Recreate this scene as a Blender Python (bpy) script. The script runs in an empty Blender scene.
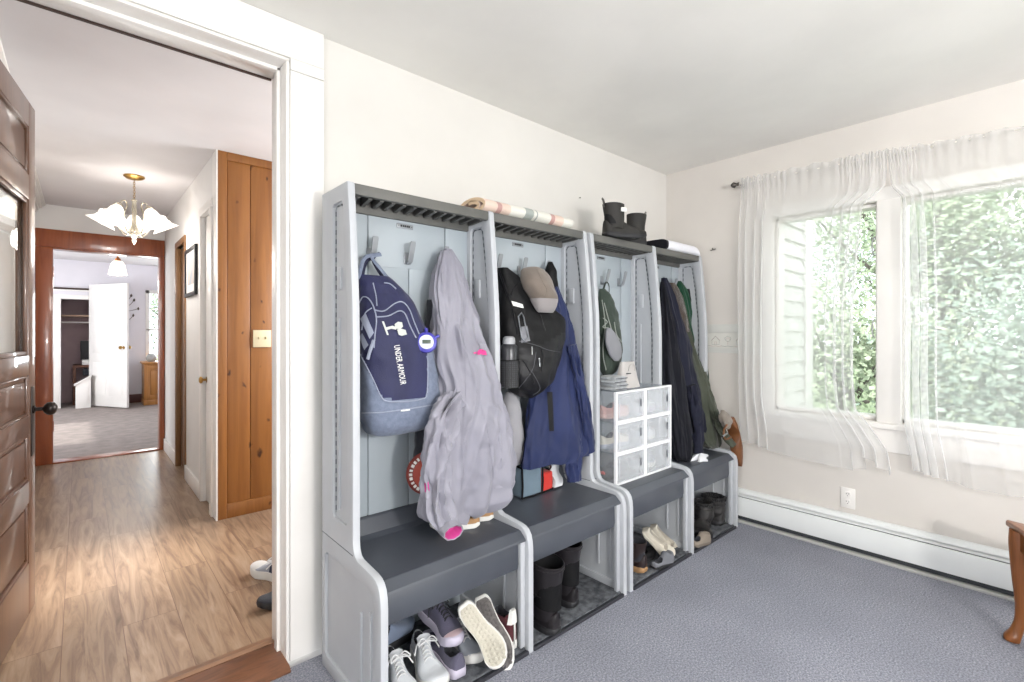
import bpy, bmesh, math, random
from mathutils import Vector, Matrix, noise
from mathutils.bvhtree import BVHTree
random.seed(11)
S = bpy.context.scene
COL = S.collection
PI = math.pi

# ------------------------------------------------------------------ camera
FOC, HY, CX, CH, YAW = 485.4, 332.2, 512.0, 1.25, 0.7268
FW = (math.sin(YAW), math.cos(YAW)); RT = (FW[1], -FW[0])
cd = bpy.data.cameras.new('camera'); cam = bpy.data.objects.new('camera', cd); COL.objects.link(cam)
cam.location = (0, 0, CH); cam.rotation_euler = (PI / 2, 0, -YAW)
cd.sensor_width = 36; cd.lens = FOC / 1024 * 36; cd.shift_y = -(341 - HY) / 1024; cd.clip_start = .02; cd.clip_end = 300
S.camera = cam

def ray(px, py):                       # direction of a sight line in the room
    u = (px - CX) / FOC; v = (HY - py) / FOC
    return (FW[0] + u * RT[0], FW[1] + u * RT[1], v)
def aty(px, py, Y):
    d = ray(px, py); t = Y / d[1]; return Vector((t * d[0], Y, CH + t * d[2]))
def atx(px, py, X):
    d = ray(px, py); t = X / d[0]; return Vector((X, t * d[1], CH + t * d[2]))
def atz(px, py, z):
    d = ray(px, py); t = (z - CH) / d[2]; return Vector((t * d[0], t * d[1], z))

# ------------------------------------------------------------------ materials
def lin(h):
    h = h.lstrip('#'); c = [int(h[i:i + 2], 16) / 255 for i in (0, 2, 4)]
    return tuple(x / 12.92 if x <= .04045 else ((x + .055) / 1.055) ** 2.4 for x in c) + (1,)
def nodes(name):
    m = bpy.data.materials.new(name); m.use_nodes = True
    nt = m.node_tree; b = nt.nodes['Principled BSDF']
    return m, nt, b
def N(nt, typ, **kw):
    n = nt.nodes.new(typ)
    for k, v in kw.items():
        if k in n.inputs: n.inputs[k].default_value = v
        else: setattr(n, k, v)
    return n
def coords(nt, scale=(1, 1, 1), rot=(0, 0, 0), loc=(0, 0, 0)):
    t = N(nt, 'ShaderNodeTexCoord'); mp = N(nt, 'ShaderNodeMapping')
    mp.inputs['Scale'].default_value = scale; mp.inputs['Rotation'].default_value = rot; mp.inputs['Location'].default_value = loc
    nt.links.new(t.outputs['Object'], mp.inputs['Vector']); return mp.outputs['Vector']
def ramp(nt, fac, stops):
    r = N(nt, 'ShaderNodeValToRGB'); e = r.color_ramp.elements
    while len(e) < len(stops): e.new(.5)
    for el, (p, c) in zip(e, stops): el.position = p; el.color = lin(c) if isinstance(c, str) else c
    nt.links.new(fac, r.inputs['Fac']); return r.outputs['Color']
def mixc(nt, fac, a, b, mode='MIX'):
    m = N(nt, 'ShaderNodeMix', data_type='RGBA', blend_type=mode)
    for sock, v in ((0, fac), (6, a), (7, b)):
        if isinstance(v, (int, float)): m.inputs[sock].default_value = v
        elif isinstance(v, (tuple, list)): m.inputs[sock].default_value = v
        elif isinstance(v, str): m.inputs[sock].default_value = lin(v)
        else: nt.links.new(v, m.inputs[sock])
    return m.outputs[2]
def bumped(nt, b, h, strength=.3, dist=.01):
    bp = N(nt, 'ShaderNodeBump'); bp.inputs['Strength'].default_value = strength; bp.inputs['Distance'].default_value = dist
    nt.links.new(h, bp.inputs['Height']); nt.links.new(bp.outputs['Normal'], b.inputs['Normal'])
MATS = {}
def mat(name, c, rough=.55, c2=None, ns=8.0, sc=(1, 1, 1), bump=0, bs=120.0, metal=0, spec=.5, sheen=0, emit=0, coat=0):
    """a plain procedural material: two tones blended by noise, with a noise bump"""
    if name in MATS: return MATS[name]
    m, nt, b = nodes(name)
    b.inputs['Roughness'].default_value = rough; b.inputs['Metallic'].default_value = metal
    b.inputs['Specular IOR Level'].default_value = spec; b.inputs['Sheen Weight'].default_value = sheen
    b.inputs['Coat Weight'].default_value = coat
    v = coords(nt, sc)
    n = N(nt, 'ShaderNodeTexNoise', Scale=ns, Detail=4.0); nt.links.new(v, n.inputs['Vector'])
    a = lin(c); d = lin(c2) if c2 else tuple(x * .93 for x in a[:3]) + (1,)
    col = ramp(nt, n.outputs['Fac'], [(.35, a), (.65, d)])
    nt.links.new(col, b.inputs['Base Color'])
    if emit:
        nt.links.new(col, b.inputs['Emission Color']); b.inputs['Emission Strength'].default_value = emit
    if bump:
        n2 = N(nt, 'ShaderNodeTexNoise', Scale=bs, Detail=2.0); nt.links.new(v, n2.inputs['Vector'])
        bumped(nt, b, n2.outputs['Fac'], bump, .004)
    MATS[name] = m; return m
def wood(name, c1, c2, axis=2, scale=9.0, rough=.4, knots=False, dark='#5a2f14', coat=.2, stretch=14.0):
    m, nt, b = nodes(name); b.inputs['Roughness'].default_value = rough; b.inputs['Coat Weight'].default_value = coat
    s = [stretch, stretch, stretch]; s[axis] = 1.0
    v = coords(nt, tuple(x / stretch * scale for x in s))
    n = N(nt, 'ShaderNodeTexNoise', Scale=1.0, Detail=6.0, Roughness=.6, Distortion=.6); nt.links.new(v, n.inputs['Vector'])
    col = ramp(nt, n.outputs['Fac'], [(.25, c2), (.5, c1), (.75, c2)])
    if knots:
        kv = coords(nt, tuple((5.2 if i != axis else 3.0) for i in range(3)), loc=(.35, .1, .2))
        vo = N(nt, 'ShaderNodeTexVoronoi', Scale=2.3, Randomness=1.0)
        wn = N(nt, 'ShaderNodeTexNoise', Scale=2.2, Detail=3.0); nt.links.new(kv, wn.inputs['Vector'])
        wa = N(nt, 'ShaderNodeVectorMath', operation='MULTIPLY_ADD'); nt.links.new(wn.outputs['Color'], wa.inputs[0]); wa.inputs[1].default_value = (.5, .5, .5); nt.links.new(kv, wa.inputs[2]); nt.links.new(wa.outputs[0], vo.inputs['Vector'])
        k = ramp(nt, vo.outputs['Distance'], [(.05, (1, 1, 1, 1)), (.17, (0, 0, 0, 1))])
        col = mixc(nt, k, col, dark)
    nt.links.new(col, b.inputs['Base Color']); bumped(nt, b, n.outputs['Fac'], .08, .004)
    MATS[name] = m; return m

# setting materials
def wallpaint(name, c):
    return mat(name, c, .85, ns=2.0, bump=.05, bs=60, spec=.2)
M_wall = wallpaint('wall_cream', '#d9d6d1'); M_wall2 = wallpaint('wall_beige', '#d6d1cb')
M_ceil = wallpaint('ceiling_white', '#e9e7e2'); M_white = mat('white_gloss_paint', '#ebe8e4', .35, ns=3, bump=.03, bs=30)
M_hallwall = wallpaint('hall_wall_white', '#e6e4e2'); M_hallceil = wallpaint('hall_ceiling', '#dcd9da')
M_farwall = wallpaint('far_room_wall', '#dfdce2')
def carpet():
    m, nt, b = nodes('carpet_blue_grey'); b.inputs['Roughness'].default_value = .95; b.inputs['Specular IOR Level'].default_value = .1
    v = coords(nt)
    n = N(nt, 'ShaderNodeTexNoise', Scale=150.0, Detail=3.0, Roughness=.7); nt.links.new(v, n.inputs['Vector'])
    n2 = N(nt, 'ShaderNodeTexNoise', Scale=2.2, Detail=3.0); nt.links.new(v, n2.inputs['Vector'])
    col = ramp(nt, n.outputs['Fac'], [(.3, '#656772'), (.5, '#90929d'), (.7, '#bebfc8')])
    col = mixc(nt, ramp(nt, n2.outputs['Fac'], [(.35, (.0, .0, .0, 1)), (.7, (.35, .35, .35, 1))]), col, '#6f717b')
    nt.links.new(col, b.inputs['Base Color'])
    n3 = N(nt, 'ShaderNodeTexNoise', Scale=320.0, Detail=2.0); nt.links.new(v, n3.inputs['Vector'])
    bumped(nt, b, n3.outputs['Fac'], .6, .006); return m
M_carpet = carpet()
def laminate():
    m, nt, b = nodes('laminate_planks'); b.inputs['Roughness'].default_value = .33; b.inputs['Specular IOR Level'].default_value = .45
    v = coords(nt, rot=(0, 0, PI / 2), loc=(0.2, .055, 0))
    br = N(nt, 'ShaderNodeTexBrick', offset=.37, Scale=1.0)
    br.inputs['Brick Width'].default_value = 1.22; br.inputs['Row Height'].default_value = .19; br.inputs['Mortar Size'].default_value = .0014
    br.inputs['Color1'].default_value = (0.1, .1, .1, 1); br.inputs['Color2'].default_value = (.9, .9, .9, 1); br.inputs['Mortar'].default_value = (.5, .5, .5, 1)
    nt.links.new(v, br.inputs['Vector'])
    g = coords(nt, (17, 1.5, 1)); 
    add = N(nt, 'ShaderNodeVectorMath', operation='MULTIPLY_ADD'); nt.links.new(br.outputs['Color'], add.inputs[0]); add.inputs[1].default_value = (9, 5, 3); nt.links.new(g, add.inputs[2])
    n = N(nt, 'ShaderNodeTexNoise', Scale=1.3, Detail=7.0, Roughness=.62, Distortion=1.4); nt.links.new(add.outputs[0], n.inputs['Vector'])
    col = ramp(nt, n.outputs['Fac'], [(.25, '#604a39'), (.42, '#89705c'), (.55, '#a18870'), (.75, '#b49e89')])
    tone = ramp(nt, br.outputs['Color'], [(0, (.78, .76, .74, 1)), (1, (1.0, .98, .97, 1))])
    col = mixc(nt, 1.0, col, tone, 'MULTIPLY')
    col = mixc(nt, br.outputs['Fac'], col, '#6f5442')
    nt.links.new(col, b.inputs['Base Color']); bumped(nt, b, n.outputs['Fac'], .05, .003); return m
M_lam = laminate()
M_pine = wood('knotty_pine', '#97622f', '#774720', 2, 8, .42, True, '#3d1c0a')
M_redwood = wood('red_brown_casing', '#9a5330', '#78391f', 2, 10, .28, coat=.5)
M_doorwood = wood('old_varnished_door', '#5f4232', '#483023', 2, 12, .35, coat=.35)
M_oak = wood('oak_table_wood', '#8f5526', '#643310', 2, 22, .35, coat=.3)
M_thresh = wood('worn_threshold', '#7d5238', '#3f2418', 0, 20, .45, stretch=5.0)
M_browndoor = wood('brown_door_edge', '#83603f', '#5f4028', 2, 10, .4)
M_cabwood = wood('golden_cabinet', '#b9803f', '#96602a', 2, 9, .4)
M_desk = mat('dark_desk', '#6b4330', .5)
# locker materials
M_lgrey = mat('locker_light_grey', '#b5b8bc', .5, '#aeb1b6', ns=5, bump=.06, bs=220)
M_lback = mat('locker_back_blue_grey', '#a6aeb4', .5, '#9ea7ad', ns=4, bump=.05, bs=220)
M_dgrey = mat('locker_dark_grey', '#464a52', .42, '#40444c', ns=6, bump=.08, bs=250)
M_shelf = mat('locker_shelf_grey', '#605f5b', .6, '#565653', ns=6, bump=.05, bs=250)
M_tray = mat('locker_base_black', '#2b2c33', .6, bump=.1, bs=200)
M_seam = mat('seam_shadow_grey', '#54595f', .7)
m, nt, b = nodes('dashed_recess'); b.inputs['Roughness'].default_value = .7
wv = N(nt, 'ShaderNodeTexWave', wave_type='BANDS', bands_direction='DIAGONAL', Scale=19.0); nt.links.new(coords(nt), wv.inputs['Vector'])
nt.links.new(ramp(nt, wv.outputs['Fac'], [(.40, '#8f9498'), (.5, '#4d5257')]), b.inputs['Base Color']); M_dash = m
M_chrome = mat('brushed_steel', '#c9ccd0', .22, metal=1, bump=.02)
M_hook = mat('hook_grey', '#8f9397', .4, metal=.25)
M_black = mat('black_plastic', '#17171a', .45)
M_bmat = mat('mottled_mat', '#33353b', .95, '#5f6267', ns=34, sc=(1, 1, 1), bump=.5, bs=200)
M_brass = mat('aged_brass', '#b08d4f', .3, metal=1)
M_iron = mat('dark_bronze', '#2e2826', .35, metal=.7)
M_heat = mat('heater_enamel', '#e3e6e6', .38, ns=3)
M_heatgap = mat('heater_gap_dark', '#33363a', .7)

# ------------------------------------------------------------------ mesh building
class MB:
    def __init__(s): s.v = []; s.f = []; s.m = []
    def add(s, vs, fs, mi=0):
        o = len(s.v); s.v += [tuple(v) for v in vs]; s.f += [tuple(i + o for i in f) for f in fs]; s.m += [mi] * len(fs); return s
    def bm(s, bm, mi=0):
        bm.verts.index_update(); s.add([v.co for v in bm.verts], [[v.index for v in f.verts] for f in bm.faces], mi); bm.free(); return s
    def box(s, x0, x1, y0, y1, z0, z1, mi=0, b=0, seg=2, M=None):
        bm = bmesh.new(); bmesh.ops.create_cube(bm, size=1)
        for v in bm.verts: v.co = Vector(((x0 + x1) / 2 + v.co.x * (x1 - x0), (y0 + y1) / 2 + v.co.y * (y1 - y0), (z0 + z1) / 2 + v.co.z * (z1 - z0)))
        if b: bmesh.ops.bevel(bm, geom=bm.edges[:], offset=min(b, .45 * min(abs(x1 - x0), abs(y1 - y0), abs(z1 - z0))), segments=seg, affect='EDGES', profile=.5)
        if M: bm.transform(M)
        return s.bm(bm, mi)
    def prism(s, poly, axis, a0, a1, mi=0, b=0, M=None):
        """poly: 2d points in the other two axes (in xyz order)"""
        n = len(poly)
        def P(p, a): l = list(p); l.insert(axis, a); return l
        vs = [P(p, a0) for p in poly] + [P(p, a1) for p in poly]
        fs = [list(range(n))[::-1], list(range(n, 2 * n))] + [[i, (i + 1) % n, n + (i + 1) % n, n + i] for i in range(n)]
        bm = bmesh.new(); bv = [bm.verts.new(v) for v in vs]
        for f in fs: bm.faces.new([bv[i] for i in f])
        bmesh.ops.recalc_face_normals(bm, faces=bm.faces[:])
        if b:
            cap = [e for e in bm.edges if abs(e.verts[0].co[axis] - e.verts[1].co[axis]) < 1e-6]
            bmesh.ops.bevel(bm, geom=cap, offset=b, segments=2, affect='EDGES', profile=.5)
        if M: bm.transform(M)
        return s.bm(bm, mi)
    def loft(s, rings, mi=0, cap0=True, cap1=True, closed=True, mif=None):
        n = len(rings[0]); vs = [p for r in rings for p in r]; o = len(s.v); s.v += [tuple(v) for v in vs]
        for i in range(len(rings) - 1):
            for j in range(n if closed else n - 1):
                k = (j + 1) % n
                s.f.append((o + i * n + j, o + i * n + k, o + (i + 1) * n + k, o + (i + 1) * n + j)); s.m.append(mif(i, j) if mif else mi)
        for c, i in ((cap0, 0), (cap1, len(rings) - 1)):
            if c:
                ct = sum((Vector(p) for p in rings[i]), Vector()) / n; s.v.append(tuple(ct)); ci = len(s.v) - 1
                for j in range(n): s.f.append((o + i * n + j, o + i * n + (j + 1) % n, ci)); s.m.append(mif(i, j) if mif else mi)
        return s
    def plate(s, outer, holes, axis, a0, a1, mi=0, b=0):
        """flat plate with holes, one watertight mesh"""
        def P(p, a): l = list(p); l.insert(axis, a); return l
        bm = bmesh.new(); es = []
        for lp in [outer] + holes:
            vs = [bm.verts.new(P(p, a0)) for p in lp]
            es += [bm.edges.new((vs[i], vs[(i + 1) % len(vs)])) for i in range(len(vs))]
        bmesh.ops.triangle_fill(bm, use_beauty=True, edges=es)
        r = bmesh.ops.extrude_face_region(bm, geom=bm.faces[:])
        d = Vector((0, 0, 0)); d[axis] = a1 - a0
        bmesh.ops.translate(bm, verts=[g for g in r['geom'] if isinstance(g, bmesh.types.BMVert)], vec=d)
        bmesh.ops.recalc_face_normals(bm, faces=bm.faces[:])
        if b:
            cap = [e for e in bm.edges if abs(e.verts[0].co[axis] - e.verts[1].co[axis]) < 1e-6 and len(e.link_faces) == 2 and e.calc_face_angle(0) > 1]
            bmesh.ops.bevel(bm, geom=cap, offset=b, segments=2, affect='EDGES', profile=.5)
        return s.bm(bm, mi)
    def tube(s, path, r, n=8, mi=0, closed=False, flat=1.0, up=None):
        P = [Vector(p) for p in path]; m = len(P); rs = r if isinstance(r, (list, tuple)) else [r] * m
        rings = []; u = None
        for i in range(m):
            a = P[i - 1] if (i or closed) else P[0]; c = P[(i + 1) % m] if (i < m - 1 or closed) else P[-1]
            t = (c - a).normalized() if (c - a).length > 1e-9 else Vector((0, 0, 1))
            if u is None:
                u = Vector(up) if up else (Vector((0, 0, 1)) if abs(t.z) < .9 else Vector((1, 0, 0)))
            u = (u - t * u.dot(t)); u = u.normalized() if u.length > 1e-6 else t.orthogonal().normalized()
            w = t.cross(u)
            rings.append([P[i] + (u * math.cos(q) * flat + w * math.sin(q)) * rs[i] for q in (2 * PI * k / n for k in range(n))])
        if closed: rings.append(rings[0]); return s.loft(rings, mi, False, False)
        return s.loft(rings, mi)
    def lathe(s, prof, n=24, c=(0, 0, 0), mi=0, cap0=True, cap1=True, M=None, wave=None):
        rings = []
        for (r, z) in prof:
            ring = []
            for k in range(n):
                a = 2 * PI * k / n; rr = r * (1 + (wave(a, z) if wave else 0)); p = Vector((rr * math.cos(a), rr * math.sin(a), z))
                if M: p = M @ p
                ring.append(p + Vector(c))
            rings.append(ring)
        return s.loft(rings, mi, cap0, cap1)
    def xf(s, M): s.v = [tuple(M @ Vector(v)) for v in s.v]; return s
    def build(s, name, mats, parent=None, smooth=True, ang=40, weld=False):
        me = bpy.data.meshes.new(name); me.from_pydata(s.v, [], s.f)
        mats = mats if isinstance(mats, (list, tuple)) else [mats]
        for m in mats: me.materials.append(m)
        me.polygons.foreach_set('material_index', s.m)
        bm = bmesh.new(); bm.from_mesh(me)
        if weld: bmesh.ops.remove_doubles(bm, verts=bm.verts[:], dist=1e-5)
        bmesh.ops.recalc_face_normals(bm, faces=bm.faces[:]); bm.to_mesh(me); bm.free()
        me.polygons.foreach_set('use_smooth', [smooth] * len(me.polygons))
        if smooth: me.set_sharp_from_angle(angle=math.radians(ang))
        o = bpy.data.objects.new(name, me); COL.objects.link(o)
        if parent: o.parent = parent
        return o
    def bvh(s): return BVHTree.FromPolygons([Vector(v) for v in s.v], s.f)

def tag(o, label, cat, group=None, kind=None):
    o['label'] = label; o['category'] = cat
    if group: o['group'] = group
    if kind: o['kind'] = kind
    return o
def thing(name, label, cat, loc=(0, 0, 0), rot=(0, 0, 0), group=None):
    o = bpy.data.objects.new(name, None); COL.objects.link(o); o.empty_display_size = .05
    o.location = loc; o.rotation_euler = rot if isinstance(rot, (tuple, list)) else (0, 0, rot)
    return tag(o, label, cat, group)
def struct(o, label, cat): return tag(o, label, cat, kind='structure')
def sbox(name, label, cat, boxes, m, b=0):
    mb = MB()
    for q in boxes: mb.box(*q, b=b)
    return struct(mb.build(name, m), label, cat)
def smoothstep(a, b, x):
    t = max(0, min(1, (x - a) / (b - a))); return t * t * (3 - 2 * t)
def lerp(a, b, t): return a + (b - a) * t
def interp(tab, x):
    """piecewise-cosine interpolation in a table [(x, v or tuple)] sorted by x"""
    if x <= tab[0][0]: return tab[0][1]
    for (a, va), (c, vc) in zip(tab, tab[1:]):
        if x <= c:
            t = (x - a) / (c - a) if c > a else 0
            return tuple(lerp(p, q, t) for p, q in zip(va, vc)) if isinstance(va, (tuple, list)) else lerp(va, vc, t)
    return tab[-1][1]
def spline(pts, k):
    """Catmull-Rom through pts, k samples"""
    P = [Vector(p) for p in pts]; out = []
    for i in range(k):
        t = i / (k - 1) * (len(P) - 1); j = min(int(t), len(P) - 2); f = t - j
        p0 = P[max(j - 1, 0)]; p1 = P[j]; p2 = P[j + 1]; p3 = P[min(j + 2, len(P) - 1)]
        out.append(.5 * ((2 * p1) + (p2 - p0) * f + (2 * p0 - 5 * p1 + 4 * p2 - p3) * f * f + (3 * p1 - p0 - 3 * p2 + p3) * f ** 3))
    return out
def nz(p, s=1.0, o=0): return noise.noise(Vector(p) * s + Vector((o * 7.3, o * 3.1, o * 1.7)))

# ================================================================== THE SETTING
D = 1.955; XW = 3.29; H = 2.43; HB = 2.11; HH = 2.46
YS, XWEST = -2.4, -1.8
YF = 6.35; HR = .675; HL = -.32; NKX = 2.3; NKY = 3.70
OPL, OPR, OPT = -.31, .578, 2.272        # doorway opening
struct(MB().box(XWEST, XW + .02, YS, 1.90, -.12, 0).build('floor', M_carpet), 'blue grey speckled carpet covering the floor of the locker room', 'floor')
struct(MB().box(-.9, NKX + .1, 2.0, YF + .02, -.12, 0).build('floor_hall', M_lam), 'light brown wood plank floor of the hallway beyond the doorway', 'floor')
struct(MB().box(XWEST - .1, XW + .1, YS - .1, D + .02, H, H + .1).build('ceiling', M_ceil), 'white ceiling of the locker room', 'ceiling')
struct(MB().box(HL - .1, NKX + .1, HB - .02, YF + .1, HH, HH + .1).build('ceiling_hall', M_hallceil), 'pale ceiling of the hallway holding the lit chandelier', 'ceiling')
sbox('wall_north', 'cream wall with the doorway, behind the grey lockers', 'wall',
     [(XWEST, OPL - .008, D, HB, -.1, H + .1), (OPR + .008, XW + .16, D, HB, -.1, H + .1), (OPL - .01, OPR + .01, D + .0005, HB - .0005, OPT + .008, H + .099), (XWEST, NKX + .1, HB - .03, HB + .0005, H + .05, HH + .1)], M_wall)
sbox('wall_east', 'beige wall with the curtained windows and baseboard heater', 'wall',
     [(XW, XW + .16, YS, D, -.1, .76), (XW, XW + .16, YS, D, 1.97, H + .1), (XW, XW + .16, 1.20, D, .76, 1.97), (XW, XW + .16, .565, .655, .76, 1.97), (XW, XW + .16, YS, -.95, .76, 1.97)], M_wall2)
sbox('wall_south', 'cream wall behind the photographer with a wide opening added for fill light', 'wall',
     [(XWEST, XW, YS - .12, YS, -.1, .7), (XWEST, XW, YS - .12, YS, 2.15, H + .1), (XWEST, -.6, YS - .12, YS, .7, 2.15), (2.4, XW, YS - .12, YS, .7, 2.15)], M_wall)  # opening made up for the unseen south fill lamp
sbox('wall_west', 'cream side wall of the locker room beside the doorway', 'wall', [(XWEST - .12, XWEST, YS, HB, -.1, .78), (XWEST - .12, XWEST, YS, HB, 2.02, H + .1), (XWEST - .12, XWEST, YS, -1.42, .78, 2.02), (XWEST - .12, XWEST, .22, HB, .78, 2.02)], M_wall)  # gap in this wall is invented to hold the west fill lamp
# doorway trim: casing, header board, jamb linings
mb = MB()
mb.box(OPR + .016, .722, D - .022, D + .01, 0, 2.245, b=.003)                       # right casing face
mb.box(OPL - .13, OPL - .016, D - .022, D + .01, 0, 2.245, b=.003)
mb.box(OPL - .13, .722, D - .024, D + .01, 2.29, H - .001, b=.003); mb.box(OPR + .0165, .722, D - .0238, D + .01, 2.2465, 2.2895, b=.002)      # wide header board
for i, (a, c, y) in enumerate([(0, .0115, D - .028), (.0125, .0155, D - .0185)]):
    e = HB + .001 + i * .001; mb.box(OPR + a, OPR + c, y, e, 0, OPT - .0005, b=.002); mb.box(OPL - c, OPL - a, y, e, 0, OPT - .0005, b=.002)
    mb.box(OPL - c, OPR + c, y, e, OPT + a, OPT + c, b=.002)
struct(mb.build('trim_1', M_white), 'white painted casing and header around the doorway', 'door trim')
mb = MB(); mb.box(OPR - .014, OPR, 1.995, 2.03, .02, OPT - .002, b=.002); mb.box(OPL, OPR, 1.995, 2.03, OPT - .014, OPT, b=.002)
struct(mb.build('trim_2', M_white), 'narrow white door stop running round the doorway', 'door trim')
sbox('trim_3', 'dark weatherstrip under the doorway head', 'door trim', [(OPL, OPR - .002, HB - .002, HB + .010, OPT - .006, OPT)], mat('dark_strip', '#35221b', .6))
mb = MB(); mb.prism([(1.872, 0), (1.872, .006), (1.89, .018), (2.06, .02), (2.07, .012), (2.07, -.02), (1.872, -.02)], 0, OPL, OPR)
struct(mb.build('trim_4', M_thresh), 'worn reddish wood threshold in the doorway', 'threshold')
mb = MB(); mb.prism([(2.07, 0), (2.072, .016), (2.09, .02), (2.10, .013), (2.125, .014), (2.145, .002), (2.145, -.02), (2.07, -.02)], 0, OPL, OPR)
struct(mb.build('trim_5', wood('reducer_strip', '#8b6a52', '#6d5140', 0, 16, .4)), 'brown floor strip where the plank floor meets the threshold', 'threshold')
# small white latch plates on the casing edge
s_ = MB().box(.7225, .727, D - .024, D - .016, 1.335, 1.42, b=.002); s_.box(.7225, .7275, D - .022, D - .015, 1.20, 1.325, b=.002)
tag(s_.build('wall_plate', M_white), 'thin white plate on the casing edge beside the tall locker', 'plate')

# hallway walls
sbox('wall_hall_right', 'white hallway wall carrying the framed picture', 'wall',
     [(HR, HR + .1, NKY + .1, 3.88, 0, HH), (HR, HR + .1, 4.20, 4.98, 0, HH), (HR, HR + .1, 5.46, YF, 0, HH), (HR, HR + .1, 3.88, 4.20, 2.11, HH), (HR, HR + .1, 4.98, 5.46, 2.03, HH)], M_hallwall)
sbox('wall_hall_left', 'white hallway wall behind the open wooden door', 'wall', [(HL - .1, HL, HB, YF, 0, HH)], M_hallwall)
sbox('wall_hall_far', 'white wall around the red brown doorway at the end of the hallway', 'wall',
     [(HL, -.21, YF, YF + .12, 0, HH), (.64, HR, YF, YF + .12, 0, HH), (-.21, .64, YF, YF + .12, 2.06, HH)], M_hallwall)
sbox('wall_nook', 'white wall of the side nook off the hallway', 'wall', [(NKX, NKX + .1, HB, NKY, 0, .9), (NKX, NKX + .1, HB, NKY, 2.1, HH), (NKX, NKX + .1, HB, 2.35, .9, 2.1), (NKX, NKX + .1, 3.45, NKY, .9, 2.1)], M_hallwall)
# knotty pine closet wall
mb = MB()
mb.box(HR + .005, .735, NKY, NKY + .1, 0, HH, b=.004)
mb.box(HR + .005, NKX, NKY + .018, NKY + .1, 0, HH)
mb.box(.735, NKX, NKY, NKY + .1, HH - .055, HH, b=.004); mb.box(.735, NKX, NKY, NKY + .1, 0, .095, b=.004)
for i in range(8):
    a = .736 + i * .142; mb.box(a + .0015, a + .1405, NKY + .010, NKY + .03, .095, HH - .055, b=.005)
struct(mb.build('wall_closet', M_pine), 'knotty pine plank wall of the closet beside the hallway', 'wall')
sbox('trim_6', 'white corner board where the pine wall meets the white hallway wall', 'trim', [(HR - .004, HR + .005, NKY - .002, NKY + .12, 0, HH)], M_white)
# crown moulding of the hallway
mb = MB()
for k, (w, h) in enumerate([(.075, .02), (.055, .045), (.03, .07), (.015, .09)]): mb.box(HL, HL + w, HB, YF, HH - h, HH, b=.004)
struct(mb.build('trim_7', M_white), 'white crown moulding along the top of the hallway wall', 'trim')
sbox('baseboard_right', 'white baseboard along the hallway wall', 'baseboard', [(HR - .014, HR, 4.22, 4.95, 0, .12), (HR - .014, HR, 5.5, YF - .03, 0, .12)], M_white, .003)
# far doorway casing, red brown
mb = MB()
mb.box(-.315, -.20, YF - .022, YF + .002, 0, 2.055, b=.004); mb.box(.632, HR - .003, YF - .022, YF + .002, 0, 2.055, b=.004)
mb.box(-.315, HR - .003, YF - .026, YF + .002, 2.056, 2.225, b=.005)
mb.box(-.212, -.195, YF - .01, YF + .14, 0, 2.06, b=.003); mb.box(.627, .642, YF - .01, YF + .14, 0, 2.06, b=.003); mb.box(-.21, .64, YF - .01, YF + .14, 2.045, 2.062, b=.003)
for z in (.3, 1.78): mb.box(-.1955, -.190, YF + .02, YF + .09, z, z + .1, b=.002)
struct(mb.build('trim_8', M_redwood), 'glossy red brown casing of the doorway at the hallway end', 'door trim')
sbox('trim_9', 'thin brown threshold under the red brown casing', 'threshold', [(-.2, .63, YF - .03, YF + .13, -.01, .012)], M_redwood, .004)
# white closet door in the hallway wall (door_2) and brown door further on (door_4)
d2 = struct(MB().box(HR + .02, HR + .06, 3.885, 4.195, .01, 2.10, b=.003).build('door_2', M_white), 'narrow white closet door in the hallway wall with a brass knob', 'door')
mb = MB()
for z0, z1 in ((.16, .82), (.98, 1.98)): mb.box(HR + .012, HR + .022, 3.94, 4.14, z0, z1, b=.006)
mb.build('door_panel', M_white, d2)
mb = MB().lathe([(0, -.05), (.014, -.049), (.024, -.043), (.026, -.035), (.02, -.027), (.009, -.022), (.008, -.004), (.022, -.002), (.022, 0)], 20, (0, 0, 0), M=Matrix.Rotation(PI / 2, 3, 'Y').to_3x3())
mb.xf(Matrix.Translation((HR + .02, 4.165, .90)))
kn = mb.build('door_knob', M_brass, d2); kn['label'] = 'brass knob'
mb = MB()
mb.box(HR - .016, HR + .02, 3.80, 3.875, 0, 2.10, b=.003); mb.box(HR - .016, HR + .02, 4.203, 4.25, 0, 2.10, b=.003); mb.box(HR - .016, HR + .02, 3.80, 4.25, 2.102, 2.16, b=.003)
struct(mb.build('trim_10', M_white), 'white casing around the narrow closet door', 'door trim')
d4 = struct(MB().box(HR + .03, HR + .07, 4.985, 5.455, .01, 2.025, b=.003).build('door_4', M_browndoor), 'brown door in the hallway wall near the red brown casing', 'door')
MB().box(HR + .022, HR + .031, 4.995, 5.01, .85, 1.05, b=.002).build('lock_plate', M_brass, d4)
mb = MB(); mb.box(HR - .014, HR + .03, 4.94, 4.985, 0, 2.03, b=.003); mb.box(HR - .014, HR + .03, 5.455, 5.5, 0, 2.03, b=.003); mb.box(HR - .014, HR + .03, 4.94, 5.5, 2.03, 2.08, b=.003)
struct(mb.build('trim_11', M_browndoor), 'brown casing around the brown hallway door', 'door trim')

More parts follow.
